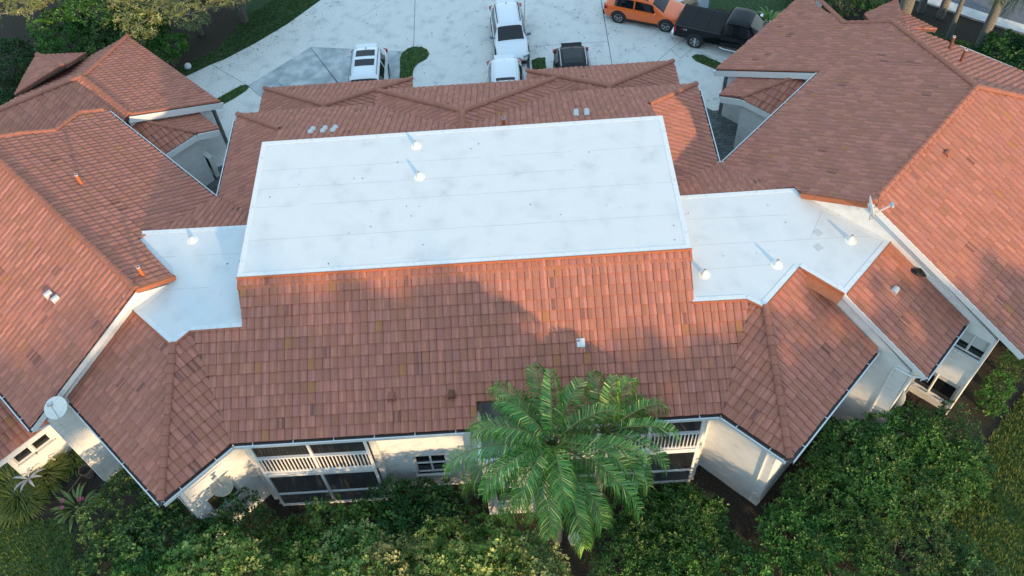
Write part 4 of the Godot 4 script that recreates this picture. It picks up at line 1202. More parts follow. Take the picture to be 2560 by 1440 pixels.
func island(called: String, label: String, a: Array) -> void:
	var pts := []
	for i in range(0, a.size(), 2):
		pts.append(Vector2(a[i], a[i + 1]))
	var t := thing(called, label, "grass patch", Vector3.ZERO)
	var mb := MB.new()
	mb.prism(PackedVector2Array(pts), 0.0, 0.06)
	part("turf", mb, M.lawn, t)
	# tufts
	var poly := PackedVector2Array(pts)
	var xs := []
	var lo := Vector2(1e9, 1e9); var hi := Vector2(-1e9, -1e9)
	for p in poly:
		lo = lo.min(p); hi = hi.max(p)
	var n := int((hi.x - lo.x) * (hi.y - lo.y) * 130)
	for i in n:
		var p := Vector2(rng.randf_range(lo.x, hi.x), rng.randf_range(lo.y, hi.y))
		if Geometry2D.is_point_in_polygon(p, poly):
			xs.append(p)
	grass(t, "grass", xs, 0.055, 0.5, 0.1).set_meta("kind", "stuff")

var tuft_mesh: ArrayMesh

func grass(parent: Node3D, called: String, spots: Array, y: float, sc: float, yellow := 0.15) -> MultiMeshInstance3D:
	if tuft_mesh == null:
		var mb := MB.new()
		for i in 9:
			var a := rng.randf() * TAU
			var o := Vector3(cos(a), 0, sin(a)) * rng.randf_range(0.0, 0.07)
			var tip := o + Vector3(cos(a), 0, sin(a)) * rng.randf_range(0.03, 0.1) + Vector3.UP * rng.randf_range(0.07, 0.14)
			var s := Vector3(-sin(a), 0, cos(a)) * 0.012
			mb.tri(o - s, tip, o + s)
		tuft_mesh = mb.mesh()
	var mm := MultiMesh.new()
	mm.transform_format = MultiMesh.TRANSFORM_3D
	mm.use_colors = true
	mm.mesh = tuft_mesh
	mm.instance_count = spots.size()
	for i in spots.size():
		var b := Basis(Vector3.UP, rng.randf() * TAU).scaled(Vector3.ONE * sc * rng.randf_range(0.7, 1.4))
		mm.set_instance_transform(i, Transform3D(b, Vector3(spots[i].x, y, spots[i].y)))
		var f := rng.randf_range(0.7, 1.3)
		var c := Color(0.05, 0.125, 0.022).lerp(Color(0.19, 0.23, 0.05), yellow * rng.randf() * 2.0)
		mm.set_instance_color(i, Color(c.r * f, c.g * f, c.b * f))
	var o := MultiMeshInstance3D.new()
	o.name = called if parent != self else numbered(called)
	o.multimesh = mm
	o.material_override = M.leaf
	parent.add_child(o, true)
	return o

func scatter_grass(called: String, label: String, poly_pts: Array, per: float, sc: float, yellow: float) -> void:
	var poly := PackedVector2Array(poly_pts)
	var lo := Vector2(1e9, 1e9); var hi := Vector2(-1e9, -1e9)
	for p in poly:
		lo = lo.min(p); hi = hi.max(p)
	var xs := []
	for i in int((hi.x - lo.x) * (hi.y - lo.y) * per):
		var p := Vector2(rng.randf_range(lo.x, hi.x), rng.randf_range(lo.y, hi.y))
		if Geometry2D.is_point_in_polygon(p, poly):
			xs.append(p)
	var o := grass(self, called, xs, -0.02, sc, yellow)
	tag(o, label, "grass", "", "stuff")

func fallen_leaves() -> void:
	var mb := MB.new()
	mb.tri(Vector3(-0.5, 0, 0), Vector3(0, 0.12, -0.22), Vector3(0.5, 0.02, 0))
	mb.tri(Vector3(-0.5, 0, 0), Vector3(0.5, 0.02, 0), Vector3(0, 0.1, 0.22))
	var mm := MultiMesh.new()
	mm.transform_format = MultiMesh.TRANSFORM_3D
	mm.use_colors = true
	mm.mesh = mb.mesh()
	mm.instance_count = 430
	for i in 430:
		var x := rng.randf_range(-17.0, 12.0)
		var z := rng.randf_range(-45.5, -34.5)
		if i < 200:
			x = 6.5 + rng.randfn(0.0, 3.2)
			z = rng.randf_range(-44.5, -32.0)
		elif i < 300:
			var t := rng.randf()
			x = lerpf(-17.0, -11.0, t) + absf(rng.randfn(0.0, 0.9))
			z = lerpf(-39.6, -45.4, t) + absf(rng.randfn(0.0, 0.5))
		if x < -17.4 or (x < -11 and z < -40.4 - (x + 16.0) * 0.95) :
			x = -8.0 + rng.randf() * 12.0
			z = -44.0 + rng.randf() * 5.0
		var s := rng.randf_range(0.04, 0.13)
		mm.set_instance_transform(i, Transform3D(Basis(Vector3.UP, rng.randf() * TAU).scaled(Vector3(s, s, s)), Vector3(x, 0.036, z)))
		var f := rng.randf_range(0.5, 1.6)
		mm.set_instance_color(i, Color(0.05 * f, 0.042 * f, 0.03 * f))
	var o := MultiMeshInstance3D.new()
	o.name = "fallen_leaves"
	o.multimesh = mm
	o.material_override = M.leaf
	add_child(o)
	tag(o, "dry brown leaves scattered over the concrete drive", "leaves", "", "stuff")

# ---------------------------------------------------------------- plants
var clump_src := []

func prepare_clumps() -> void:
	for k in 4:
		var mb := MB.new()
		var n := [9, 8, 11, 14][k] as int
		for i in n:
			var a := TAU * i / n + rng.randf_range(-0.4, 0.4)
			var lift := rng.randf_range(0.1, 1.1)
			var d := Vector3(cos(a) * cos(lift), sin(lift), sin(a) * cos(lift))
			var l := rng.randf_range(0.09, 0.15)
			var w := rng.randf_range(0.024, 0.036)
			if k == 3:
				l *= 0.62; w *= 0.6
			if k == 2:
				l *= 0.8; w *= 0.8
			var o := d * rng.randf_range(0.0, 0.05) + Vector3(rng.randf_range(-0.05, 0.05), rng.randf_range(-0.04, 0.03), rng.randf_range(-0.05, 0.05))
			var s := d.cross(Vector3.UP)
			s = (s.normalized() if s.length() > 0.01 else Vector3.RIGHT).rotated(d, rng.randf_range(-0.6, 0.6))
			var u := s.cross(d).normalized()
			var mid := o + d * l * 0.5
			var tip := o + d * l - Vector3.UP * l * 0.12
			mb.tri(o, mid + s * w + u * 0.012, tip)
			mb.tri(o, tip, mid - s * w + u * 0.012)
		clump_src.append([mb.v, mb.n])

# lobes: Array of [centre offset, radius vector]; palette: [deep, mid, tip] linear colours
func crown(parent: Node3D, lobes: Array, per: float, kind: int, pal: Array, size: float, tipy := 0.35, low := -0.35) -> void:
	var xf := []
	var cols := []
	for li in lobes.size():
		var c: Vector3 = lobes[li][0]; var r: Vector3 = lobes[li][1]
		var area := (r.x * r.z + r.x * r.y + r.y * r.z) * 3.0
		var n := int(area * per)
		var lobe_tint := rng.randf_range(0.8, 1.22)
		var lobe_tip := rng.randf_range(0.4, 1.5)
		for i in n:
			var d := Vector3(rng.randfn(), rng.randfn(), rng.randfn()).normalized()
			if d.y < low and rng.randf() < 0.75:
				continue
			var bump := 1.0 + 0.16 * sin(d.x * 5.0 + li * 1.7) * sin(d.z * 5.3 + li) + 0.1 * sin(d.y * 9.0 + li * 2.0 + d.x * 8.0)
			var f := pow(rng.randf(), 0.4)
			var rad := lerpf(0.62, 1.04, f) * bump
			if rng.randf() < 0.03:
				rad *= 1.12
			var p := c + d * r * rad
			var deep := false
			for lj in lobes.size():
				if lj != li:
					var e: Vector3 = (p - lobes[lj][0]) / (lobes[lj][1] as Vector3)
					if e.length() < 0.66:
						deep = true
						break
			if deep:
				continue
			var up := (d * 0.8 + Vector3.UP * 0.7 + Vector3(rng.randf_range(-0.5, 0.5), rng.randf_range(-0.3, 0.3), rng.randf_range(-0.5, 0.5))).normalized()
			var sd := up.cross(Vector3(rng.randfn(), rng.randfn(), rng.randfn())).normalized()
			var b := Basis(sd, up, sd.cross(up)) * Basis(Vector3.UP, rng.randf() * TAU)
			b = b.scaled(Vector3.ONE * size * rng.randf_range(0.7, 1.35))
			xf.append(Transform3D(b, p))
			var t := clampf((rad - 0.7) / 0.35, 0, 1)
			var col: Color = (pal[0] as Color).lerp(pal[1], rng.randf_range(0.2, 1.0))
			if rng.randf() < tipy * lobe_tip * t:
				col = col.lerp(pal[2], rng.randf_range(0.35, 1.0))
			var g := rng.randf_range(0.75, 1.3) * lobe_tint
			cols.append(Color(col.r * g, col.g * g, col.b * g))
	var mb := MB.new()
	var src: Array = clump_src[kind]
	var k := (src[0] as PackedVector3Array).size()
	for i in xf.size():
		mb.v.append_array(xf[i] * (src[0] as PackedVector3Array))
		mb.n.append_array(Transform3D((xf[i] as Transform3D).basis.orthonormalized(), Vector3.ZERO) * (src[1] as PackedVector3Array))
		var cc := PackedColorArray()
		cc.resize(k)
		cc.fill(cols[i])
		mb.c.append_array(cc)
	part("crown", mb, M.leaf, parent)

func limb_path(a: Vector3, b: Vector3, wob: float, n := 4) -> Array:
	var p := []
	for i in n + 1:
		var q := a.lerp(b, float(i) / n)
		if i > 0 and i < n:
			q += Vector3(rng.randf_range(-wob, wob), rng.randf_range(-wob, wob) * 0.5, rng.randf_range(-wob, wob))
		p.append(q)
	return p

func taper(r0: float, r1: float, n: int) -> Array:
	var o := []
	for i in n + 1:
		o.append(lerpf(r0, r1, float(i) / n))
	return o

# a shrub or small tree standing at (x, z): crown from y0 to top, radius r
func shrub(called: String, label: String, cat: String, group: String, x: float, z: float, top: float, r: float, y0: float, nl: int, pal: Array, per := 26.0, kind := 0, size := 1.0, tipy := 0.35, trunk := 0.06) -> Node3D:
	var t := thing(called, label, cat, Vector3(x, -0.02, z), 0.0, group)
	var lobes := []
	var h := (top - y0) * 0.5
	size *= rng.randf_range(0.8, 1.3)
	var hue := Vector3(rng.randf_range(0.8, 1.3), rng.randf_range(0.85, 1.15), rng.randf_range(0.8, 1.2))
	pal = pal.map(func(c): return Color(c.r * hue.x, c.g * hue.y, c.b * hue.z))
	lobes.append([Vector3(0, y0 + h * 0.95, 0), Vector3(r * 0.72, h * 0.9, r * 0.72)])
	for i in nl:
		var a := TAU * i / nl + rng.randf_range(-0.4, 0.4)
		var k := rng.randf_range(0.42, 0.62)
		var lr := r * rng.randf_range(0.34, 0.5)
		lobes.append([Vector3(cos(a) * r * k, y0 + h * rng.randf_range(0.7, 1.55), sin(a) * r * k), Vector3(lr, minf(lr * rng.randf_range(0.8, 1.1), h), lr)])
	crown(t, lobes, per, kind, pal, size, tipy)
	var tr := MB.new()
	tr.tube(limb_path(Vector3.ZERO, Vector3(rng.randf_range(-0.15, 0.15), y0 + h * 0.9, rng.randf_range(-0.15, 0.15)), 0.06), taper(trunk, trunk * 0.55, 4), 7)
	part("trunk", tr, M.bark, t)
	for i in range(1, lobes.size()):
		var m := MB.new()
		m.tube(limb_path(Vector3(0, y0 * 0.6 + 0.1, 0), lobes[i][0], 0.1), taper(trunk * 0.6, trunk * 0.18, 4), 5)
		part("limb", m, M.bark, t)
	return t

# palm: feather fronds from a point on top of a trunk
func frond_mesh(l: float, droop: float, rise: float, leaf: float, dens: int, curl: float, cols: Array, wide := 0.017) -> MB:
	var mb := MB.new()
	var pts := []
	var n := 14
	var p := Vector3.ZERO
	var ang := rise
	for i in n + 1:
		pts.append(p)
		p += Vector3(cos(ang), sin(ang), 0) * (l / n)
		ang -= droop / n * (0.5 + 1.1 * float(i) / n)
	var rc := Color(0.16, 0.17, 0.05)
	mb.tube(pts, taper(0.035, 0.006, n), 5, rc)
	for i in dens:
		var t := lerpf(0.14, 1.0, float(i) / (dens - 1))
		var k := clampf(t * n, 0, n - 0.001)
		var a: Vector3 = pts[int(k)]; var b: Vector3 = pts[int(k) + 1]
		var o := a.lerp(b, k - int(k))
		var d := (b - a).normalized()
		for s in [-1.0, 1.0]:
			var ll := leaf * (0.45 + 0.75 * sin(PI * clampf(t * 0.9 + 0.08, 0, 1))) * rng.randf_range(0.85, 1.12)
			var fw := lerpf(0.35, 0.95, t) + rng.randf_range(-0.18, 0.18)
			var up := rng.randf_range(-0.55, 0.85)
			var dir: Vector3 = (d * fw + Vector3(0, 0, s) * 1.0 + Vector3(-d.y, d.x, 0) * up).normalized()
			var w := wide * rng.randf_range(0.8, 1.3)
			var g := rng.randf_range(0.75, 1.3)
			var c: Color = (cols[0] as Color).lerp(cols[1], rng.randf())
			if rng.randf() < 0.12:
				c = cols[2]
			c = Color(c.r * g, c.g * g, c.b * g)
			var side := dir.cross(Vector3(-d.y, d.x, 0)).normalized()
			var q0 := o
			var q1 := o + dir * ll * 0.5 + Vector3.DOWN * ll * 0.08 * (1.0 + curl)
			var q2 := o + dir * ll * (0.82 - 0.2 * curl) + Vector3.DOWN * ll * (0.4 + curl * rng.randf_range(0.25, 0.8))
			var sv := d.slerp(side, 0.5).normalized() if d.cross(side).length() > 0.01 else d
			mb.tri(q0 - sv * w * 0.6, q1 + sv * w, q0 + sv * w * 0.6, c)
			mb.tri(q0 - sv * w * 0.6, q1 - sv * w, q1 + sv * w, c)
			mb.tri(q1 - sv * w, q2, q1 + sv * w, c)
	return mb

func palm(label: String, group: String, x: float, z: float, h: float, lean: Vector2, nf: int, l: float, leaf: float, rad: float, fronds_spec := [], cols := [Color(0.035, 0.085, 0.02), Color(0.06, 0.13, 0.03), Color(0.17, 0.2, 0.05)], dens := 46, first := 0.0, wide := 0.02) -> Node3D:
	var t := thing("palm_tree", label, "palm", Vector3(x, -0.02, z), 0.0, group)
	var top := Vector3(lean.x, h, lean.y)
	var path := []
	var rr := []
	for i in 9:
		var k := i / 8.0
		path.append(Vector3(lean.x * k * k, h * k, lean.y * k * k))
		rr.append(rad * lerpf(1.25, 0.85, k) * (1.0 + 0.05 * (i % 2)))
	var tr := MB.new()
	tr.tube(path, rr, 12)
	part("trunk", tr, M.palm_bark, t)
	var shaft := MB.new()
	shaft.tube([top - Vector3.UP * 0.1, top + Vector3.UP * 0.35, top + Vector3.UP * 0.75], [rad * 1.0, rad * 0.85, rad * 0.3], 10, Color(0.07, 0.12, 0.03))
	part("crown_shaft", shaft, M.frond, t)
	var yaw := first
	for i in nf:
		var ring := float(i) / nf
		var rise := lerpf(1.25, -0.15, pow(ring, 0.8)) + rng.randf_range(-0.12, 0.12)
		var dr := lerpf(0.9, 1.7, ring) + rng.randf_range(-0.2, 0.2)
		var ll := l * rng.randf_range(0.88, 1.08)
		yaw += 2.399
		var yw := yaw
		if i < fronds_spec.size():
			yw = fronds_spec[i][0]; rise = fronds_spec[i][1]; dr = fronds_spec[i][2]; ll = fronds_spec[i][3]
		var tone := rng.randf_range(0.7, 1.3)
		var fc := []
		for c in cols:
			fc.append(Color(c.r * tone * rng.randf_range(0.85, 1.25), c.g * tone, c.b * tone))
		var mb := frond_mesh(ll, dr, rise, leaf, dens, rng.randf_range(0.3, 1.0), fc, wide)
		var o := part("frond", mb, M.frond, t)
		o.transform = Transform3D(Basis(Vector3.UP, yw), top + Vector3.UP * 0.35)
	return t

func strap_plant(called: String, label: String, cat: String, x: float, z: float, n: int, l0: float, l1: float, w: float, pal: Array, rise0: float, rise1: float, spread := 0.0, group := "", y := 0.0) -> Node3D:
	var t := thing(called, label, cat, Vector3(x, y - 0.02, z), 0.0, group)
	var mb := MB.new()
	var single := n <= 60
	for i in n:
		if single:
			mb = MB.new()
		var a := i * 2.399 + rng.randf_range(-0.2, 0.2)
		var o := Vector3(cos(a), 0, sin(a)) * sqrt(rng.randf()) * spread
		var d := Vector3(cos(a), 0, sin(a))
		var l := rng.randf_range(l0, l1)
		var ang := rng.randf_range(rise0, rise1)
		var p := o
		var s := Vector3(-sin(a), 0, cos(a))
		var c: Color = (pal[0] as Color).lerp(pal[1], rng.randf())
		var seg := 5
		for k in seg:
			var q := p + (d * cos(ang) + Vector3.UP * sin(ang)) * l / seg
			ang -= rng.randf_range(0.2, 0.42)
			var w0 := w * sin(PI * clampf((k + 0.35) / (seg + 0.4), 0, 1)); var w1 := w * sin(PI * clampf((k + 1.35) / (seg + 0.4), 0, 1)) if k < seg - 1 else 0.0
			mb.quad(p - s * w0, q - s * w1, q + s * w1, p + s * w0, c)
			p = q
		if single:
			part("leaf", mb, M.frond, t)
	if not single:
		var o := part("blades", mb, M.frond, t)
		o.set_meta("kind", "stuff")
	return t

# ---------------------------------------------------------------- vehicles
# stations along z (nose at +z): [z, half width, sill, belt, top, half width of the top]
class Loft:
	var st := []
	func ring(i: int) -> Array:
		var s: Array = st[i]
		var z: float = s[0]; var w: float = s[1]; var sl: float = s[2]; var be: float = s[3]; var tp: float = s[4]; var wt: float = s[5]
		var r := [Vector3(w * 0.90, sl, z), Vector3(w * 0.985, sl + 0.14, z), Vector3(w, lerpf(sl, be, 0.62), z), Vector3(w * 0.965, be, z), Vector3(lerpf(w * 0.95, wt, 0.9), lerpf(be, tp, 0.88), z), Vector3(wt * 0.86, tp, z), Vector3(wt * 0.45, tp + 0.018, z), Vector3(0, tp + 0.024, z)]
		var o := r.duplicate()
		for k in range(6, -1, -1):
			o.append(Vector3(-r[k].x, r[k].y, r[k].z))
		return o
	func build(mb) -> void:
		var R := []
		for i in st.size():
			R.append(ring(i))
		var N := []
		var m: int = R[0].size()
		for i in st.size():
			var row := []
			for k in m:
				var a: Vector3 = R[min(i + 1, st.size() - 1)][k] - R[max(i - 1, 0)][k]
				var b: Vector3 = R[i][min(k + 1, m - 1)] - R[i][max(k - 1, 0)]
				row.append(b.cross(a).normalized())
			N.append(row)
		for i in st.size() - 1:
			for k in m - 1:
				mb.trin(R[i][k], R[i + 1][k], R[i + 1][k + 1], N[i][k], N[i + 1][k], N[i + 1][k + 1])
				mb.trin(R[i][k], R[i + 1][k + 1], R[i][k + 1], N[i][k], N[i + 1][k + 1], N[i][k + 1])
		for e in [0, st.size() - 1]:
			for k in range(0, m / 2):
				mb.quad(R[e][k], R[e][k + 1], R[e][m - 2 - k], R[e][m - 1 - k])
	# bilinear patch between stations i..j and ring points a..b, inset and lifted
	func patch(mb, i: int, j: int, a: int, b: int, u0: float, u1: float, v0: float, v1: float, lift: float) -> void:
		var nu := 6 * (j - i); var nv: int = max(2, (b - a) * 2)
		var grid := []
		for p in nu + 1:
			var row := []
			var u := lerpf(u0, u1, float(p) / nu) * (j - i) + i
			var ui: int = min(int(u), j - 1)
			var ra := ring(ui); var rb := ring(ui + 1)
			for q in nv + 1:
				var v := lerpf(v0, v1, float(q) / nv) * (b - a) + a
				var vi: int = min(int(v), b - 1)
				var x: Vector3 = (ra[vi] as Vector3).lerp(ra[vi + 1], v - vi)
				var y: Vector3 = (rb[vi] as Vector3).lerp(rb[vi + 1], v - vi)
				row.append(x.lerp(y, u - ui))
			grid.append(row)
		var n: Vector3 = (grid[nu][0] - grid[0][0]).cross(grid[0][nv] - grid[0][0]).normalized()
		var c: Vector3 = grid[nu / 2][nv / 2] - Vector3(0, 0.6, grid[nu / 2][nv / 2].z * 0.8)
		var flip := n.dot(c) < 0
		if flip:
			n = -n
		for p in nu:
			for q in nv:
				var A: Vector3 = grid[p][q] + n * lift; var B: Vector3 = grid[p + 1][q] + n * lift; var C2: Vector3 = grid[p + 1][q + 1] + n * lift; var D: Vector3 = grid[p][q + 1] + n * lift
				if flip:
					mb.quad(A, B, C2, D)
				else:
					mb.quad(A, D, C2, B)

func wheel(t: Node3D, x: float, z: float, r: float, spokes: int, rim: Material, w := 0.22) -> void:
	var n := Node3D.new()
	n.name = "wheel"
	t.add_child(n, true)
	n.position = Vector3(x, r, z)
	var sgn := 1.0 if x > 0 else -1.0
	var b := Basis(Vector3(0, -sgn, 0), Vector3(sgn, 0, 0), Vector3(0, 0, 1))
	var tf := Transform3D(b, Vector3(0, 0, 0))
	var ty := MB.new()
	ty.lathe(tf, [Vector2(r * 0.66, -w * 0.5), Vector2(r * 0.93, -w * 0.5), Vector2(r, -w * 0.36), Vector2(r, w * 0.36), Vector2(r * 0.93, w * 0.5), Vector2(r * 0.66, w * 0.5), Vector2(r * 0.64, w * 0.3)], 24)
	part("tyre", ty, M.rubber, n)
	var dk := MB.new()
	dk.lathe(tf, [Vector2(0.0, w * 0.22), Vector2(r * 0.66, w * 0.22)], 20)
	part("hub_shade_disc", dk, M.brake, n)  # dark disc paints in the shaded hub well behind the spokes
	var rm := MB.new()
	rm.lathe(tf, [Vector2(r * 0.60, w * 0.3), Vector2(r * 0.62, w * 0.46), Vector2(r * 0.67, w * 0.47), Vector2(r * 0.68, w * 0.4)], 24)
	rm.lathe(tf, [Vector2(0.0, w * 0.42), Vector2(r * 0.16, w * 0.40), Vector2(r * 0.18, w * 0.3)], 12)
	for i in spokes:
		var a := TAU * i / spokes
		var o := Vector3(sgn * w * 0.36, 0, 0)
		rm.bar(o + Vector3(0, cos(a), sin(a)) * r * 0.1, o + Vector3(0, cos(a), sin(a)) * r * 0.64, r * 0.17, 0.025)
	part("rim", rm, rim, n)

func arch(t: Node3D, x: float, z: float, r: float, m: Material) -> void:
	var mb := MB.new()
	var sgn := 1.0 if x > 0 else -1.0
	for i in 12:
		var a0 := PI * i / 12.0 - 0.12; var a1 := PI * (i + 1) / 12.0 - 0.06
		var p := [Vector2(cos(a0), sin(a0)), Vector2(cos(a1), sin(a1))]
		var ri := r * 1.10; var ro := r * 1.30
		var A := Vector3(x, r + p[0].y * ri, z + p[0].x * ri); var B := Vector3(x, r + p[1].y * ri, z + p[1].x * ri)
		var C := Vector3(x - sgn * 0.01, r + p[1].y * ro, z + p[1].x * ro); var D := Vector3(x - sgn * 0.01, r + p[0].y * ro, z + p[0].x * ro)
		if sgn > 0:
			mb.quad(A, B, C, D)
		else:
			mb.quad(A, D, C, B)
		mb.quad(Vector3(x - sgn * 0.1, A.y, A.z), Vector3(x - sgn * 0.1, B.y, B.z), B, A)
		mb.quad(D, C, Vector3(x - sgn * 0.07, C.y, C.z), Vector3(x - sgn * 0.07, D.y, D.z))
	part("wheel_arch", mb, m, t)
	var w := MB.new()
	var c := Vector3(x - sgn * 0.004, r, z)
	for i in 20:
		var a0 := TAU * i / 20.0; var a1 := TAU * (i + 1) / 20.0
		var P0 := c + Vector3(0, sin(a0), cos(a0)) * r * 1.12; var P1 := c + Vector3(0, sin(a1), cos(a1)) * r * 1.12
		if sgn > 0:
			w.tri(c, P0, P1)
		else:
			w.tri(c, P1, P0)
	part("well_shade_disc", w, M.well_shade, t)  # dark disc on the body side, painting the shade of an uncut wheel well

func paint(r: float, g: float, b: float) -> StandardMaterial3D:
	var m := mat(lin(r, g, b), 0.35)
	m.clearcoat_enabled = true
	m.clearcoat = 1.0
	m.clearcoat_roughness = 0.05
	return m

func suv(called: String, label: String, p: Vector2, heading: float, L: float, W: float, H: float, body: Material, opts := {}) -> Node3D:
	# heading: angle of the nose from +z towards +x
	var t := thing(called, label, "car", Vector3(p.x, 0.03, p.y), heading)
	var h := L * 0.5
	var w := W * 0.5
	var lo := Loft.new()
	var be := H * 0.60
	lo.st = [
		[-h, w * 0.80, 0.42, 0.78, 0.86, w * 0.72],
		[-h + 0.10, w * 0.89, 0.30, be * 0.98, be + 0.06, w * 0.78],
		[-h + 0.18, w * 0.95, 0.26, be, be + 0.16, w * 0.68],
		[-h + 0.62, w * 0.98, 0.24, be, H - 0.08, w * 0.62],
		[-h + 1.0, w, 0.24, be, H - 0.01, w * 0.71],
		[-h + 1.75, w, 0.24, be - 0.01, H + 0.005, w * 0.75],
		[h - 2.1, w, 0.24, be - 0.02, H - 0.04, w * 0.74],
		[h - 1.78, w, 0.24, be - 0.03, H - 0.10, w * 0.72],
		[h - 1.05, w * 0.99, 0.24, be - 0.05, be + 0.05, w * 0.80],
		[h - 0.9, w * 0.985, 0.25, be - 0.07, be + 0.02, w * 0.80],
		[h - 0.40, w * 0.95, 0.26, be - 0.16, be - 0.09, w * 0.74],
		[h - 0.14, w * 0.86, 0.28, be - 0.27, be - 0.20, w * 0.66],
		[h, w * 0.70, 0.34, be - 0.42, be - 0.36, w * 0.56]]
	var b := MB.new()
	lo.build(b)
	part("body", b, body, t)
	var gl := MB.new()
	lo.patch(gl, 7, 8, 4, 10, 0.06, 0.94, 0.04, 0.96, 0.012)
	part("windshield", gl, M.car_glass, t)
	var rg := MB.new()
	lo.patch(rg, 2, 3, 4, 10, 0.12, 0.86, 0.08, 0.92, 0.012)
	part("rear_window", rg, M.car_glass, t)
	for side in [[3, 4], [10, 11]]:
		for seg in [[3, 5, 0.02, 0.97], [5, 7, 0.03, 1.0], [7, 8, 0.0, 0.42]]:
			var s := MB.new()
			lo.patch(s, seg[0], seg[1], side[0], side[1], seg[2], seg[3], 0.12 if side[0] == 3 else 0.12, 0.88, 0.010)
			part("side_window", s, M.car_glass, t)
	var wr: float = opts.get("wheel", 0.345)
	for zz in [-h + L * 0.205, h - L * 0.195]:
		for sx in [-1.0, 1.0]:
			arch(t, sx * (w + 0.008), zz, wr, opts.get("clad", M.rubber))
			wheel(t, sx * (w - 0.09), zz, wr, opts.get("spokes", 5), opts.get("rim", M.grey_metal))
	# lower cladding, bumpers, lamps, mirrors, rails, plates
	for sx in [-1.0, 1.0]:
		var c := MB.new()
		c.bar(Vector3(sx * (w * 0.955), 0.30, -h + L * 0.3), Vector3(sx * (w * 0.955), 0.30, h - L * 0.3), 0.09, 0.13)
		part("sill_cladding", c, opts.get("clad", M.rubber), t)
		var m := MB.new()
		m.obox(Transform3D(Basis(Vector3.UP, sx * 0.25), Vector3(sx * (w + 0.10), be + 0.06, h - 1.5)), Vector3(0.10, 0.065, 0.05))
		m.bar(Vector3(sx * (w * 0.93), be, h - 1.46), Vector3(sx * (w + 0.05), be + 0.02, h - 1.48), 0.05, 0.04)
		part("mirror", m, opts.get("mirror", body), t)
		var hl := MB.new()
		hl.obox(Transform3D(Basis(Vector3.UP, sx * 0.5), Vector3(sx * w * 0.74, be - 0.27, h - 0.20)), Vector3(0.19, 0.06, 0.12))
		part("headlight", hl, M.lamp, t)
		var tl := MB.new()
		tl.obox(Transform3D(Basis(Vector3.UP, -sx * 0.3), Vector3(sx * w * 0.84, be - 0.08, -h + 0.12)), Vector3(0.14, 0.09, 0.08))
		part("tail_light", tl, M.tail, t)
		if opts.get("rails", true):
			var r := MB.new()
			var zr0 := -h + 0.85; var zr1 := h - 2.0
			r.tube([Vector3(sx * w * 0.685, H - 0.03, zr0), Vector3(sx * w * 0.69, H + 0.045, zr0 + 0.14), Vector3(sx * w * 0.69, H + 0.055, (zr0 + zr1) * 0.5), Vector3(sx * w * 0.69, H + 0.03, zr1 - 0.14), Vector3(sx * w * 0.68, H - 0.06, zr1)], [0.024, 0.026, 0.026, 0.026, 0.024], 7)
			part("roof_rail", r, opts.get("rail", M.rubber), t)
	var bp := MB.new()
	bp.obox(Transform3D(Basis(), Vector3(0, 0.36, h - 0.07)), Vector3(w * 0.74, 0.10, 0.09))
	part("front_bumper", bp, opts.get("bumper", M.rubber), t)
	var gr := MB.new()
	gr.obox(Transform3D(Basis(Vector3.RIGHT, -0.25), Vector3(0, be - 0.42, h - 0.05)), Vector3(w * 0.42, 0.10, 0.06))
	part("grille", gr, M.dark, t)
	var bb := MB.new()
	bb.obox(Transform3D(Basis(), Vector3(0, 0.42, -h + 0.05)), Vector3(w * 0.78, 0.13, 0.09))
	part("rear_bumper", bb, opts.get("bumper", M.rubber), t)
	var sp := MB.new()
	sp.obox(Transform3D(Basis(Vector3.RIGHT, 0.12), Vector3(0, H - 0.075, -h + 0.52)), Vector3(w * 0.56, 0.016, 0.12))
	part("spoiler", sp, opts.get("spoiler", body), t)
	if opts.get("fin", true):
		var f := MB.new()
		f.tri(Vector3(-0.025, H - 0.01, -h + 0.85), Vector3(0, H + 0.10, -h + 0.82), Vector3(0.0, H - 0.0, -h + 1.05))
		f.tri(Vector3(0.025, H - 0.01, -h + 0.85), Vector3(0, H + 0.0, -h + 1.05), Vector3(0, H + 0.10, -h + 0.82))
		f.tri(Vector3(-0.025, H - 0.01, -h + 0.85), Vector3(0.025, H - 0.01, -h + 0.85), Vector3(0, H + 0.10, -h + 0.82))
		part("antenna", f, opts.get("fin_mat", M.rubber), t)
	for s in opts.get("sunroof", []):
		var g := MB.new()
		lo.patch(g, 4, 6, 5, 9, s[0], s[1], 0.1, 0.9, 0.010)
		part("sunroof", g, M.car_glass, t)
	return t

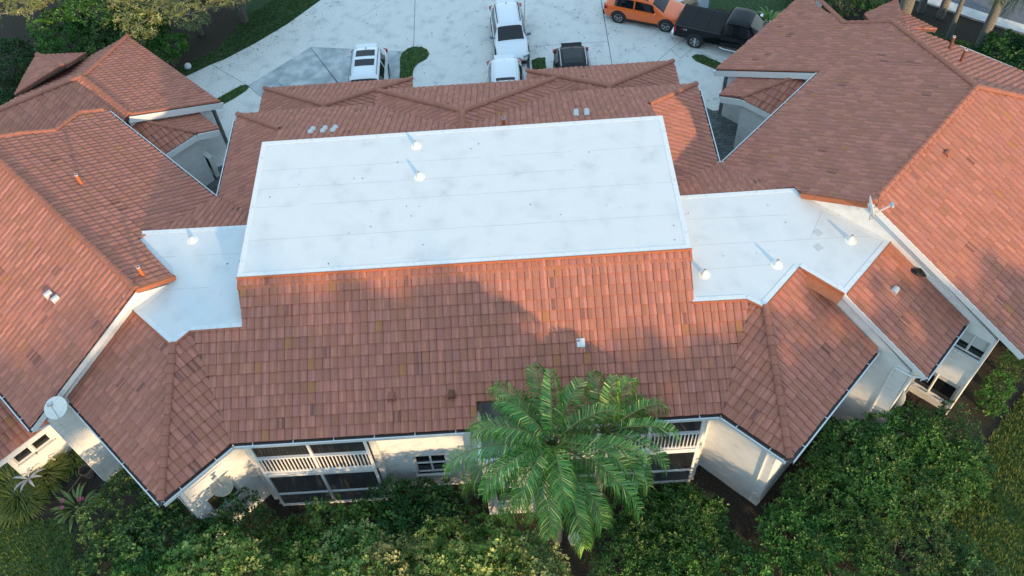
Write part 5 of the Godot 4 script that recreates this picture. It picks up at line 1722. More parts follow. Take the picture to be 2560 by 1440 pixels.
func pickup(label: String, p: Vector2, heading: float) -> void:
	var t := thing("pickup_truck", label, "pickup", Vector3(p.x, 0.03, p.y), heading)
	var body: Material = M.paint_black
	var h := 2.8; var w := 1.0
	var lo := Loft.new()
	lo.st = [
		[-0.32, w * 0.98, 0.42, 1.12, 1.2, w * 0.86],
		[-0.22, w, 0.42, 1.13, 1.66, w * 0.76],
		[0.0, w, 0.42, 1.13, 1.84, w * 0.76],
		[0.6, w, 0.42, 1.12, 1.87, w * 0.77],
		[1.05, w, 0.42, 1.11, 1.80, w * 0.75],
		[1.62, w, 0.42, 1.08, 1.18, w * 0.84],
		[1.85, w * 0.99, 0.44, 1.06, 1.15, w * 0.86],
		[2.55, w * 0.95, 0.44, 0.98, 1.05, w * 0.80],
		[2.75, w * 0.88, 0.46, 0.80, 0.88, w * 0.74],
		[2.8, w * 0.80, 0.5, 0.7, 0.74, w * 0.7]]
	var b := MB.new()
	lo.build(b)
	part("cab", b, body, t)
	var gl := MB.new()
	lo.patch(gl, 4, 5, 4, 10, 0.06, 0.94, 0.04, 0.96, 0.012)
	part("windshield", gl, M.car_glass, t)
	var rw := MB.new()
	lo.patch(rw, 0, 1, 4, 10, 0.2, 0.85, 0.1, 0.9, 0.012)
	part("rear_window", rw, M.car_glass, t)
	for side in [[3, 4], [10, 11]]:
		for seg in [[1, 3, 0.08, 0.72], [3, 4, 0.0, 1.0], [4, 5, 0.0, 0.4]]:
			var s := MB.new()
			lo.patch(s, seg[0], seg[1], side[0], side[1], seg[2], seg[3], 0.1, 0.86, 0.012)
			part("side_window", s, M.car_glass, t)
	# bed
	for sx in [-1.0, 1.0]:
		var s := MB.new()
		s.box(Vector3(sx * w - sx * 0.1, 0.5, -h), Vector3(sx * w, 1.12, -0.3))
		part("bed_side", s, body, t)
		var r := MB.new()
		r.box(Vector3(sx * (w - 0.14), 1.12, -h), Vector3(sx * (w + 0.01), 1.16, -0.28))
		part("bed_rail", r, M.rubber, t)
		var st := MB.new()
		st.tube([Vector3(sx * (w + 0.06), 0.42, -0.25), Vector3(sx * (w + 0.08), 0.38, 0.0), Vector3(sx * (w + 0.08), 0.38, 1.4), Vector3(sx * (w + 0.06), 0.42, 1.6)], [0.04, 0.04, 0.04, 0.04], 8)
		part("step_bar", st, M.chrome, t)
		var m := MB.new()
		m.obox(Transform3D(Basis(), Vector3(sx * (w + 0.15), 1.22, 1.3)), Vector3(0.12, 0.1, 0.07))
		part("mirror", m, M.chrome, t)
		var tl := MB.new()
		tl.box(Vector3(sx * (w - 0.06), 0.78, -h - 0.012), Vector3(sx * (w + 0.012), 1.1, -h + 0.1))
		part("tail_light", tl, M.tail, t)
		var hl := MB.new()
		hl.box(Vector3(sx * (w - 0.32), 0.74, 2.6), Vector3(sx * (w - 0.08), 0.92, 2.79))
		part("headlight", hl, M.lamp, t)
		for zz in [-h + 1.2, h - 0.95]:
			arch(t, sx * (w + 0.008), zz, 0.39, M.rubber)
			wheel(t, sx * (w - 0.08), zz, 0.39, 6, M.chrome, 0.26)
		# red and white badge on the bed side
		var bd := MB.new()
		bd.box(Vector3(sx * (w + 0.001), 0.98, -h + 0.40), Vector3(sx * (w + 0.008), 1.04, -h + 0.52))
		part("badge", bd, M.tail, t)
		var tx := TextMesh.new()
		tx.text = "Z71"
		tx.font = SystemFont.new()
		tx.font.font_names = PackedStringArray(["Droid Sans"])
		tx.font_size = 12
		tx.pixel_size = 0.011
		tx.depth = 0.006
		var o := part_mesh("badge_lettering", tx, M.white, t, Transform3D(Basis(Vector3.UP, sx * PI * 0.5), Vector3(sx * (w + 0.012), 1.0, -h + (0.68 if sx > 0 else 0.62))))
		o.set_meta("label", "white Z71 lettering")
	var tg := MB.new()
	tg.box(Vector3(-w + 0.1, 0.55, -h), Vector3(w - 0.1, 1.14, -h + 0.06))
	part("tailgate", tg, body, t)
	var cv := MB.new()
	for i in 3:
		var z0 := lerpf(-h + 0.06, -0.34, i / 3.0); var z1 := lerpf(-h + 0.06, -0.34, (i + 1) / 3.0)
		cv.box(Vector3(-w + 0.13, 1.13, z0 + 0.006), Vector3(w - 0.13, 1.175, z1 - 0.006))
	part("bed_cover", cv, M.bed_cover, t)
	var bm := MB.new()
	bm.box(Vector3(-w + 0.05, 0.45, -h - 0.16), Vector3(w - 0.05, 0.62, -h - 0.01))
	part("rear_bumper", bm, M.chrome, t)
	var fb := MB.new()
	fb.box(Vector3(-w + 0.05, 0.42, 2.7), Vector3(w - 0.05, 0.62, 2.88))
	part("front_bumper", fb, M.chrome, t)
	var cs := MB.new()
	cs.box(Vector3(-w + 0.25, 0.3, -h + 0.2), Vector3(w - 0.25, 0.5, 2.5))
	part("chassis", cs, M.dark, t)

func make_cars() -> void:
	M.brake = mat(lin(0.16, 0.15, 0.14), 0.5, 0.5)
	M.well_shade = mat(lin(0.05, 0.05, 0.05), 0.9)
	M.paint_white = paint(0.74, 0.76, 0.78)
	M.paint_black = paint(0.006, 0.007, 0.009)
	M.paint_orange = paint(0.86, 0.14, 0.012)
	M.paint_black.clearcoat = 0.5
	M.paint_black.metallic_specular = 0.15
	M.car_glass = mat(lin(0.008, 0.010, 0.013), 0.04)
	M.lamp = mat(lin(0.55, 0.58, 0.62), 0.08, 0.3)
	M.tail = mat(lin(0.35, 0.01, 0.008), 0.2)
	M.chrome = mat(lin(0.7, 0.71, 0.72), 0.2, 0.9)
	M.bed_cover = mat(lin(0.008, 0.008, 0.009), 0.45)
	M.bed_cover.metallic_specular = 0.25
	M.blue_grey = mat(lin(0.16, 0.20, 0.27), 0.4, 0.3)
	suv("parked_suv", "white parked SUV with two dark sunroof panels", Vector2(-7.5, -36.62), 0.0, 4.95, 1.95, 1.74, M.paint_white, {"sunroof": [[0.02, 0.36], [0.52, 0.75]], "rail": M.blue_grey, "bumper": M.paint_white, "clad": M.paint_white})
	suv("parked_crossover", "white parked crossover with black roof rails and dark wheel arches", Vector2(0.02, -40.2), 0.06, 4.48, 1.80, 1.60, M.paint_white, {"mirror": M.blue_grey})
	suv("parked_suv", "white parked SUV with plain roof, nose under the entrance roof", Vector2(-0.32, -35.2), 0.0, 4.6, 1.84, 1.66, M.paint_white, {"rail": M.paint_white, "bumper": M.paint_white, "fin_mat": M.paint_white, "sunroof": [[0.86, 0.99]], "clad": M.paint_white})
	suv("parked_suv", "black parked SUV with long glass roof and rear spoiler", Vector2(3.18, -36.02), 0.0, 4.25, 1.88, 1.64, M.paint_black, {"sunroof": [[0.0, 0.95]], "rail": M.grey_metal, "spoiler": M.paint_black})
	suv("parked_crossover", "orange parked crossover with black wheel arches and alloy wheels", Vector2(7.66, -41.62), atan2(0.915, 0.404), 4.46, 1.80, 1.60, M.paint_orange, {"spokes": 5, "rim": M.chrome, "wheel": 0.35})
	pickup("black pickup truck with folded bed cover and chrome step bars", Vector2(11.75, -38.9), atan2(0.895, 0.447))

# ---------------------------------------------------------------- dishes and garden objects
func dish(label: String, foot: Vector3, mount: Vector3, face: Vector3, rx: float, ry: float, m: Material, arm: float) -> void:
	# foot: where the mast is fixed; mount: centre of the reflector; face: where it looks
	var t := thing("satellite_dish", label, "satellite dish", foot)
	var c := mount - foot
	var f := face.normalized()
	var s := f.cross(Vector3.UP).normalized()
	var u := s.cross(f).normalized()
	var mb := MB.new()
	var rings := 7
	var sides := 26
	for i in rings:
		for k in sides:
			var q := []
			for e in [[i, k], [i + 1, k], [i + 1, k + 1], [i, k + 1]]:
				var r := float(e[0]) / rings
				var a := TAU * float(e[1]) / sides
				q.append(c + s * cos(a) * rx * r + u * sin(a) * ry * r - f * (0.07 * (1.0 - r * r)))
			mb.quad(q[0], q[3], q[2], q[1])
			mb.quad(q[0] - f * 0.012, q[1] - f * 0.012, q[2] - f * 0.012, q[3] - f * 0.012)
	for k in sides:
		var a0 := TAU * k / sides; var a1 := TAU * (k + 1) / sides
		var p0 := c + s * cos(a0) * rx + u * sin(a0) * ry; var p1 := c + s * cos(a1) * rx + u * sin(a1) * ry
		mb.quad(p0, p1, p1 - f * 0.014, p0 - f * 0.014)
	part("reflector", mb, m, t)
	var mt := MB.new()
	mt.tube([Vector3.ZERO, Vector3(c.x * 0.5, c.y * 0.9, c.z * 0.5), c - f * 0.1], [0.025, 0.025, 0.03], 8)
	part("mast", mt, M.galv, t)
	var bk := MB.new()
	bk.obox(Transform3D(Basis(s, u, f), c - f * 0.1), Vector3(0.09, 0.09, 0.03))
	part("bracket", bk, M.galv, t)
	if arm > 0.0:
		var am := MB.new()
		var tip := c + f * arm - u * ry * 0.25
		am.bar(c - u * ry * 0.95 - f * 0.02, tip, 0.035, 0.05)
		part("feed_arm", am, M.galv, t)
		var lnb := MB.new()
		lnb.obox(Transform3D(Basis(s, u, f), tip), Vector3(0.09, 0.05, 0.04))
		lnb.tube([tip, tip - f * 0.1], [0.035, 0.045], 10)
		part("feed_horn", lnb, M.lnb, t)
	var cb := MB.new()
	var pts := []
	for i in 16:
		var a := i * 0.7
		pts.append(Vector3(cos(a) * 0.10 * (1.0 - i / 30.0), 0.05 + sin(a) * 0.09 - i * 0.01, 0.06) + s * 0.08)
	cb.tube(pts, taper(0.007, 0.007, 15), 5)
	part("cable_coil", cb, M.dark, t)

func make_objects() -> void:
	M.lnb = mat(lin(0.42, 0.46, 0.5), 0.5)
	M.dish_white = tri_mat(noise_tex(61, 0.03, [[0.0, lin(0.45, 0.40, 0.30)], [0.25, lin(0.66, 0.64, 0.56)], [0.6, lin(0.72, 0.71, 0.65)], [1.0, lin(0.7, 0.7, 0.66)]], 256, 4), 0.8, 0.5)
	M.dish_rust = tri_mat(noise_tex(62, 0.035, [[0.0, lin(0.25, 0.11, 0.03)], [0.2, lin(0.5, 0.38, 0.2)], [0.32, lin(0.72, 0.70, 0.64)], [1.0, lin(0.75, 0.74, 0.7)]], 256, 3), 1.1, 0.5)
	M.dish_grey = tri_mat(noise_tex(63, 0.04, [[0.0, lin(0.12, 0.16, 0.16)], [0.5, lin(0.22, 0.28, 0.29)], [1.0, lin(0.36, 0.42, 0.42)]], 256, 4), 0.9, 0.55)
	dish("rust streaked white satellite dish at the gable peak of the wing", Vector3(11.75, 7.5, -19.55), Vector3(11.55, 8.15, -19.3), Vector3(1.0, 0.35, 0.12), 0.34, 0.42, M.dish_rust, 0.62)
	dish("large cream satellite dish on the gable wall above the two small windows", Vector3(-15.6, 5.2, -15.75), Vector3(-15.45, 5.75, -15.0), Vector3(0.05, 0.8, 0.1), 0.36, 0.42, M.dish_white, 0.5)
	dish("grey satellite dish in front of the bronze window", Vector3(-10.75, 3.0, -13.35), Vector3(-10.5, 3.25, -13.1), Vector3(-0.12, 0.9, -0.1), 0.36, 0.46, M.dish_grey, 0.42)
	dish("white satellite dish low on the corner of the shed block", Vector3(12.75, 1.2, -15.75), Vector3(13.1, 1.85, -15.7), Vector3(-0.93, 0.25, 0.28), 0.34, 0.46, M.dish_white, 0.0)
	# bucket
	var b := thing("bucket", "white plastic bucket with wire handle on bare soil", "bucket", Vector3(1.14, -0.012, -11.78))
	var m := MB.new()
	m.lathe(Transform3D(), [Vector2(0.0, 0.0), Vector2(0.155, 0.0), Vector2(0.18, 0.34), Vector2(0.195, 0.345), Vector2(0.195, 0.375), Vector2(0.185, 0.38)], 24)
	part("pail", m, M.plastic_white, b)
	var l := MB.new()
	l.lathe(Transform3D(Basis(), Vector3(0, 0.38, 0)), [Vector2(0.2, -0.02), Vector2(0.205, 0.0), Vector2(0.19, 0.012), Vector2(0.17, 0.004), Vector2(0.0, 0.004)].map(func(v): return v), 24)
	part("lid", l, M.plastic_white, b)
	var hd := MB.new()
	var hp := []
	for i in 9:
		var a := PI * i / 8.0
		hp.append(Vector3(cos(a) * 0.19, 0.36 + 0.03 * sin(a), -sin(a) * 0.16))
	hd.tube(hp, taper(0.006, 0.006, 8), 5)
	part("handle", hd, M.dark, b)
	# rusty drum by the wall
	var d := thing("clay_pot", "tall weathered brown pot lying open beside the gable wall", "pot", Vector3(-16.95, -0.012, -15.5))
	var pm := MB.new()
	pm.lathe(Transform3D(Basis(), Vector3.ZERO), [Vector2(0.0, 0.0), Vector2(0.17, 0.0), Vector2(0.22, 0.3), Vector2(0.24, 0.42), Vector2(0.26, 0.44), Vector2(0.25, 0.47), Vector2(0.215, 0.46), Vector2(0.18, 0.1), Vector2(0.0, 0.1)], 22)
	part("vessel", pm, M.pot, d)
	var st := thing("stick", "bare wooden stick leaning out from the weathered pot", "stick", Vector3(-17.35, -0.012, -15.0))
	var sm := MB.new()
	sm.tube(limb_path(Vector3(-0.35, 0.02, 0.35), Vector3(0.3, 0.35, -0.38), 0.02), taper(0.022, 0.015, 4), 6)
	part("shaft", sm, M.dry_wood, st)
	var tr := thing("timber_offcut", "short pale timber offcut lying in the border grass", "timber", Vector3(-18.3, 0.55, -16.0))
	var tm := MB.new()
	tm.obox(Transform3D(Basis(Vector3.UP, -0.4), Vector3.ZERO), Vector3(0.16, 0.015, 0.025))
	part("plank", tm, M.pale_wood, tr)
	# broken stone basin rim in the shrubs
	var r := thing("stone_basin", "grey stone basin rim half buried under the shrubs", "basin", Vector3(10.62, -0.012, -14.35))
	var rm := MB.new()
	var pts := []
	var rad := []
	for i in 15:
		var a := lerpf(-2.2, 2.5, i / 14.0) + PI
		pts.append(Vector3(cos(a) * 0.40 * (1.0 + 0.08 * sin(a * 3.0)), 0.36, sin(a) * 0.46))
		rad.append(0.06 if i > 0 and i < 14 else 0.035)
	rm.tube(pts, rad, 8)
	part("rim", rm, M.stone, r)
	var bw := MB.new()
	bw.lathe(Transform3D(), [Vector2(0.3, 0.02), Vector2(0.36, 0.3), Vector2(0.38, 0.34), Vector2(0.3, 0.33), Vector2(0.22, 0.08), Vector2(0.0, 0.06)], 20)
	part("bowl", bw, M.dark_stone, r)
	# black bag caught against the wall on the shed roof
	var bg := thing("plastic_bag", "crumpled black plastic bag on the shed roof", "bag", Vector3(13.33, 6.02, -18.03))
	var bm := MB.new()
	var prev := []
	for i in 6:
		var row := []
		for k in 10:
			var a := TAU * k / 10.0
			var rr: float = [0.05, 0.16, 0.2, 0.17, 0.12, 0.03][i] * rng.randf_range(0.75, 1.25)
			row.append(Vector3(cos(a) * rr + i * 0.05 - 0.1, 0.02 + maxf(0.0, sin(a)) * rr * 0.7, lerpf(-0.3, 0.28, i / 5.0) * 0.9))
		if i:
			for k in 10:
				bm.quad(prev[k], prev[(k + 1) % 10], row[(k + 1) % 10], row[k])
		prev = row
	var bo := part("sack", bm, M.bag, bg)
	bo.rotation = Vector3(0.2, 0.7, -0.25)
	# courtyard things: wall lamp box and planter by the left entry
	var ac := thing("wall_cabinet", "small white framed cabinet with dark front on the left entry wall", "cabinet", Vector3(-14.78, 0.03, -31.35), -PI * 0.25)
	var am := MB.new()
	am.box(Vector3(-0.3, 0.5, -0.12), Vector3(0.3, 1.35, 0.12))
	part("case", am, M.white, ac)
	var af := MB.new()
	af.box(Vector3(-0.22, 0.58, 0.121), Vector3(0.22, 1.27, 0.13))
	part("front_grille", af, M.dark, ac)
	var al := MB.new()
	al.box(Vector3(-0.25, 0.0, -0.1), Vector3(0.25, 0.5, 0.1))
	part("plinth", al, M.white, ac)
	# wheeled bins and a box beyond the orange car
	var bn := thing("trash_bin", "pale blue wheeled bin beside the lawn", "bin", Vector3(10.9, 0.0, -42.25), 0.3)
	var nm := MB.new()
	nm.prism(PackedVector2Array([Vector2(-0.25, -0.28), Vector2(0.25, -0.28), Vector2(0.25, 0.28), Vector2(-0.25, 0.28)]), 0.05, 0.95)
	part("bin_body", nm, M.bin_blue, bn)
	var nl := MB.new()
	nl.box(Vector3(-0.28, 0.95, -0.32), Vector3(0.28, 1.03, 0.32))
	part("bin_lid", nl, M.bin_blue, bn)
	var cx := thing("cardboard_box", "tan cardboard box beside the pale blue bin", "box", Vector3(10.15, 0.0, -42.3), 0.5)
	var cm := MB.new()
	cm.box(Vector3(-0.35, 0.0, -0.25), Vector3(0.35, 0.45, 0.25))
	part("carton", cm, M.carton, cx)
	var cf := MB.new()
	cf.box(Vector3(-0.35, 0.452, -0.12), Vector3(0.35, 0.47, 0.12))
	part("flap", cf, M.carton, cx)
	# white stone at the drive edge
	var ws := thing("garden_rock", "round white rock at the edge of the drive lawn", "rock", Vector3(-17.75, 0.0, -39.95))
	var wm := MB.new()
	wm.lathe(Transform3D(), [Vector2(0.16, 0.0), Vector2(0.2, 0.1), Vector2(0.17, 0.22), Vector2(0.08, 0.3), Vector2(0.0, 0.31)], 12)
	part("stone", wm, M.plastic_white, ws)

func make_plants() -> void:
	var DK := [Color(0.016, 0.056, 0.014), Color(0.036, 0.120, 0.028), Color(0.10, 0.20, 0.045)]
	var GR := [Color(0.022, 0.075, 0.012), Color(0.058, 0.170, 0.026), Color(0.16, 0.27, 0.05)]
	var YE_SUN := [Color(0.035, 0.095, 0.016), Color(0.11, 0.21, 0.035), Color(0.42, 0.42, 0.12)]  # tip colour brightened to paint low sun onto the hedge tops
	var OL := [Color(0.10, 0.13, 0.05), Color(0.22, 0.25, 0.10), Color(0.40, 0.41, 0.19)]
	# garden row in front of the building, left to right
	for s in [[-14.3, -13.3, 3.0, 1.6, 0.3, "DK", "dark green shrub against the gutter beside the pink flowers"], [-12.6, -12.2, 2.8, 1.6, 0.3, "DK", "dark green shrub right under the tip of the tiled hip corner"], [-14.4, -11.4, 2.4, 1.5, 0.2, "GR"], [-13.2, -10.2, 2.6, 1.5, 0.2, "GR"], [-15.0, -10.0, 1.8, 1.3, 0.2, "DK", "low dark green shrub spreading onto the corner lawn"]]:
		shrub("garden_shrub", s[6] if s.size() > 6 else "green shrub in the thicket below the tiled hip corner", "shrub", "thicket below the tiled hip corner", s[0], s[1], s[2], s[3], s[4], 6, DK if s[5] == "DK" else GR, 26.0, 0, 1.0, 0.3)
	for s in [[-11.0, -12.7, 2.2, 1.0], [-10.1, -12.4, 2.6, 1.1]]:
		shrub("garden_shrub", "thin dark shrub against the cream wall under the bronze window", "shrub", "shrubs under the bronze window", s[0], s[1], s[2], s[3], 0.6, 5, DK, 17.0, 0, 1.0, 0.15)
	for s in [[-10.6, -10.6, 4.2, 1.5], [-9.4, -9.9, 4.0, 1.4], [-11.6, -9.6, 3.6, 1.3]]:
		shrub("garden_shrub", "yellow tipped shrub below the grey satellite dish", "shrub", "yellow tipped shrubs below the grey dish", s[0], s[1], s[2], s[3], 0.8, 7, YE_SUN, 24.0, 0, 1.0, 0.45)
	for s in [[-8.6, -11.6, 2.5, 1.15], [-7.25, -12.3, 2.9, 0.8], [-6.2, -12.2, 2.3, 0.85], [-7.6, -10.9, 2.7, 1.4]]:
		shrub("garden_shrub", "fresh green shrub in front of the screened balcony", "shrub", "shrubs in front of the screened balcony", s[0], s[1], s[2], s[3], 0.5, 7, GR, 26.0, 0, 1.0, 0.35)
	for s in [[-4.9, -12.9, 2.2, 1.1], [-3.6, -12.8, 1.9, 1.1], [-2.6, -12.4, 1.6, 0.9], [-4.4, -11.7, 2.2, 1.2]]:
		shrub("garden_shrub", "dark green shrub at the wall under the four pane window", "shrub", "shrubs under the four pane window", s[0], s[1], s[2], s[3], 0.3, 6, DK, 26.0, 0, 1.0, 0.2)
	for s in [[-7.4, -9.6, 4.0, 1.6], [-5.8, -9.5, 4.2, 1.5], [-4.4, -9.7, 4.1, 1.5], [-3.0, -9.6, 4.3, 1.5], [-1.7, -9.6, 4.2, 1.4], [-0.4, -9.9, 4.3, 1.35], [-6.4, -10.8, 3.2, 1.3], [-3.4, -10.9, 3.0, 1.3], [-1.5, -11.0, 2.8, 1.2]]:
		shrub("garden_shrub", "yellow green shrub in the sunlit hedge across the garden", "shrub", "sunlit yellow green hedge", s[0], s[1], s[2], s[3], 0.7, 8, YE_SUN, 26.0, 0, 1.0, 0.7)
	for s in [[3.6, -12.1, 1.5, 1.3], [4.9, -12.1, 1.6, 1.35], [4.3, -11.1, 2.2, 1.7], [2.9, -10.6, 2.1, 1.5], [5.3, -10.5, 2.0, 1.5], [3.9, -9.5, 2.2, 1.6]]:
		shrub("garden_shrub", "dense glossy green shrub in front of the balcony railing", "shrub", "glossy shrubs before the balcony railing", s[0], s[1], s[2], s[3], 0.1, 7, GR, 34.0, 2, 1.0, 0.25)
	for s in [[11.2, -13.5, 2.6, 1.7, "green shrub overhanging the half buried stone basin"], [9.6, -12.2, 2.2, 1.6, "green shrub between the stone basin and the bare wall corner"], [8.6, -11.0, 2.2, 1.5, "green shrub at the edge of the bare soil by the wall corner"], [10.6, -11.6, 2.5, 1.7], [12.2, -12.4, 2.4, 1.7], [9.6, -9.8, 2.3, 1.7], [7.6, -9.6, 2.0, 1.5, "green shrub beyond the bare soil from the glossy shrubs"], [11.6, -10.2, 2.2, 1.7], [12.9, -14.2, 2.3, 1.5, "green shrub right under the low white satellite dish"], [14.5, -14.4, 1.9, 1.4, "green shrub below the wide ground floor window"], [13.6, -12.9, 2.1, 1.5], [14.8, -13.2, 1.6, 1.2, "small green shrub between the thicket and the rough lawn"]]:
		shrub("garden_shrub", s[4] if s.size() > 4 else "green shrub deep in the thicket below the shed roof", "shrub", "thicket below the shed roof", s[0], s[1], s[2], s[3], 0.2, 7, GR, 32.0, 2, 1.0, 0.3)
	for s in [[13.4, -10.6, 1.1, 1.2], [12.9, -9.2, 1.0, 1.0], [14.2, -9.6, 0.9, 1.0]]:
		shrub("garden_shrub", "low dark shrub at the edge of the sloping lawn", "shrub", "low shrubs at the lawn edge", s[0], s[1], s[2], s[3], 0.05, 5, DK, 32.0, 2, 0.9, 0.25)
	for s in [[17.0, -15.9, 1.1, 0.55], [17.6, -16.6, 1.2, 0.6], [18.3, -17.3, 1.3, 0.65], [19.2, -18.1, 1.4, 0.7], [20.2, -19.0, 1.5, 0.8]]:
		shrub("hedge_bush", "rounded clipped bush in the row by the wing corner", "bush", "clipped bushes by the wing corner", s[0], s[1], s[2], s[3], 0.05, 5, GR, 40.0, 3, 1.1, 0.3)
	# grass and low plants in the left border
	for s in [[-19.6, -15.1, 0.9], [-18.7, -15.6, 0.8], [-19.2, -14.6, 0.7]]:
		strap_plant("border_grass", "arching clump of bright border grass by the two windows", "grass clump", s[0], s[1], 900, 0.5, 0.95, 0.014, [Color(0.05, 0.10, 0.02), Color(0.17, 0.21, 0.04)], 0.6, 1.45, s[2] * 0.7, "border grass by the two windows")
	strap_plant("border_grass", "green leafy ground cover in the corner of the gable wall", "ground cover", -18.0, -16.6, 700, 0.3, 0.6, 0.022, [Color(0.04, 0.10, 0.015), Color(0.12, 0.2, 0.03)], 0.5, 1.4, 0.9)
	strap_plant("agave", "silvery star shaped agave standing in the border grass", "agave", -18.95, -15.2, 7, 0.55, 0.75, 0.05, [Color(0.35, 0.36, 0.42), Color(0.48, 0.5, 0.56)], 0.5, 0.9, 0.03, "", 0.55)
	var ti := strap_plant("bromeliad", "green bromeliad with pink flowers beside the lawn", "bromeliad", -17.1, -14.2, 34, 0.5, 0.9, 0.05, [Color(0.06, 0.13, 0.03), Color(0.16, 0.22, 0.06)], 0.5, 1.35, 0.35)
	for i in 4:
		var f := MB.new()
		var o := Vector3(rng.randf_range(-0.4, 0.4), rng.randf_range(0.4, 0.6), rng.randf_range(-0.5, 0.4))
		for k in 7:
			var a := TAU * k / 7.0
			f.tri(o, o + Vector3(cos(a) * 0.09, 0.06, sin(a) * 0.09), o + Vector3(cos(a + 0.5) * 0.09, 0.05, sin(a + 0.5) * 0.09), Color(0.5, 0.08, 0.2))
		part("flower", f, M.frond, ti)
	scatter_grass("lawn_grass", "short green lawn grass in the corner below the border", [Vector2(-24, -13.8), Vector2(-17.9, -13.8), Vector2(-16.6, -13.2), Vector2(-15.8, -12.0), Vector2(-15.0, -9.0), Vector2(-22, -8)], 90.0, 0.8, 0.3)
	scatter_grass("lawn_grass", "rough yellowish grass on the sloping lawn past the thicket", [Vector2(24, -20), Vector2(18.6, -16.4), Vector2(17.0, -15.0), Vector2(15.6, -13.4), Vector2(14.0, -11.6), Vector2(12.4, -8.5), Vector2(22, -8)], 150.0, 0.95, 0.8)
	scatter_grass("lawn_grass", "mown green grass along the left side of the drive", [Vector2(-17.7, -39.1), Vector2(-15.9, -40.5), Vector2(-14.3, -41.85), Vector2(-12.7, -43.45), Vector2(-11.0, -45.5), Vector2(-13, -47), Vector2(-15.5, -44.0), Vector2(-16.3, -41.5), Vector2(-18.4, -40.0)], 90.0, 0.7, 0.1)
	# the big palm before the bay
	var T := PI / 180.0
	var pc := [Color(0.045, 0.15, 0.03), Color(0.13, 0.31, 0.05), Color(0.45, 0.52, 0.14)]
	palm("feathery queen palm arching over the middle of the tiled eave", "", 0.55, -11.9, 6.9, Vector2(-0.05, 0.1), 26, 2.9, 0.62, 0.16, [
		[100 * T, 0.85, 1.9, 3.0], [128 * T, 0.6, 1.9, 3.3], [155 * T, 0.35, 1.8, 3.3], [182 * T, 0.4, 1.9, 3.9], [190 * T, 0.1, 1.6, 3.5], [-10 * T, 0.5, 2.0, 3.4], [-38 * T, 0.45, 2.1, 3.7], [212 * T, 0.75, 2.3, 3.0], [240 * T, 0.9, 2.5, 2.7], [264 * T, 0.6, 2.4, 3.2], [284 * T, 0.4, 2.3, 3.6], [303 * T, 0.2, 2.1, 3.3], [228 * T, 0.3, 2.2, 3.0], [-58 * T, 0.2, 2.1, 3.2], [88 * T, 1.2, 1.7, 2.4], [200 * T, 0.1, 2.0, 3.1], [322 * T, 0.8, 2.5, 2.9], [276 * T, 1.0, 2.6, 2.6], [170 * T, 0.9, 2.2, 2.8], [250 * T, 0.1, 2.2, 2.6], [-24 * T, 0.85, 2.4, 2.8], [140 * T, 1.05, 2.2, 2.5], [20 * T, 1.0, 2.2, 2.6], [288 * T, -0.1, 1.7, 3.6], [116 * T, 0.2, 1.5, 2.9], [60 * T, 0.95, 2.0, 2.5]], pc, 118, 0.4, 0.0125)
	palm("smaller queen palm crowded against the big one by the balcony railing", "", 2.0, -12.6, 5.9, Vector2(0.1, -0.05), 15, 2.4, 0.56, 0.13, [
		[95 * T, 0.8, 1.9, 2.4], [60 * T, 0.6, 1.9, 2.6], [25 * T, 0.5, 1.9, 2.7], [0 * T, 0.4, 1.9, 2.8], [-30 * T, 0.5, 2.2, 2.6], [125 * T, 0.7, 2.0, 2.3], [155 * T, 0.6, 2.1, 2.2], [45 * T, 0.15, 1.5, 2.6], [12 * T, 0.0, 1.4, 2.6], [-60 * T, 0.4, 2.3, 2.4], [75 * T, 1.1, 1.9, 2.0], [270 * T, 0.7, 2.4, 2.0]], pc, 100, 0.9, 0.012)
	# tall trees further out in the garden, whose tops shade the lower roofs
	for k in [[-16.0, 14.0, 8.2, 11.2, 3.6], [-10.5, 13.0, 8.2, 11.6, 3.4], [-5.0, 14.5, 8.2, 12.1, 3.5], [-2.0, 17.0, 8.6, 12.2, 3.2], [1.0, 13.5, 8.2, 12.1, 3.4], [4.6, 15.5, 7.6, 12.4, 2.4], [6.0, 18.0, 7.4, 12.5, 1.5], [9.5, 14.0, 5.6, 9.0, 3.3], [14.5, 13.5, 5.4, 8.6, 3.2], [20.0, 14.5, 4.8, 8.3, 3.3], [26.0, 13.5, 4.2, 7.4, 3.3]]:
		var w: float = k[0]; var s: float = k[1]
		var dy := s * 0.249
		shade_tree(0.454 * s + 0.891 * w, 0.891 * s - 0.454 * w, k[2] + dy, k[3] + dy, k[4])
	# trees beyond the left garage
	big_tree("olive_tree", "yellow olive tree crown overhanging the dark garden beyond the left garage", -26.2, -43.6, 5.0, 2.9, OL, 3, 20.0)
	big_tree("olive_tree", "grey green willowy tree spreading over the lawn by the drive", -17.6, -43.0, 5.0, 3.6, OL, 3, 22.0)
	big_tree("olive_tree", "small grey green willowy tree at the lawn beside the drive", -15.2, -43.9, 3.8, 2.5, [Color(0.07, 0.08, 0.05), Color(0.13, 0.14, 0.085), Color(0.2, 0.2, 0.13)], 3, 20.0)
	for s in [[-22.0, -42.6, 4.0, 2.2, "tall dense green tree between the two olive crowns"], [-19.8, -41.0, 3.4, 1.7, "dense green tree behind the point of the garage hip"], [-24.0, -40.6, 3.0, 1.8, "dense green tree above the garage porch hip"], [-21.9, -40.0, 2.4, 1.5, "low dense green tree against the garage eave"], [-18.6, -40.2, 2.2, 1.3, "small dense green tree between the garage eave and the white rock"]]:
		shrub("dense_tree", s[4], "tree", "dark trees behind the left garage", s[0], s[1], s[2], s[3], 0.4, 8, GR, 24.0, 0, 1.2, 0.15, 0.1)
	shrub("round_bush", "big rounded dark bush left of the garage porch", "bush", "", -27.2, -39.6, 2.4, 2.0, 0.1, 8, DK, 34.0, 2, 1.1, 0.1)
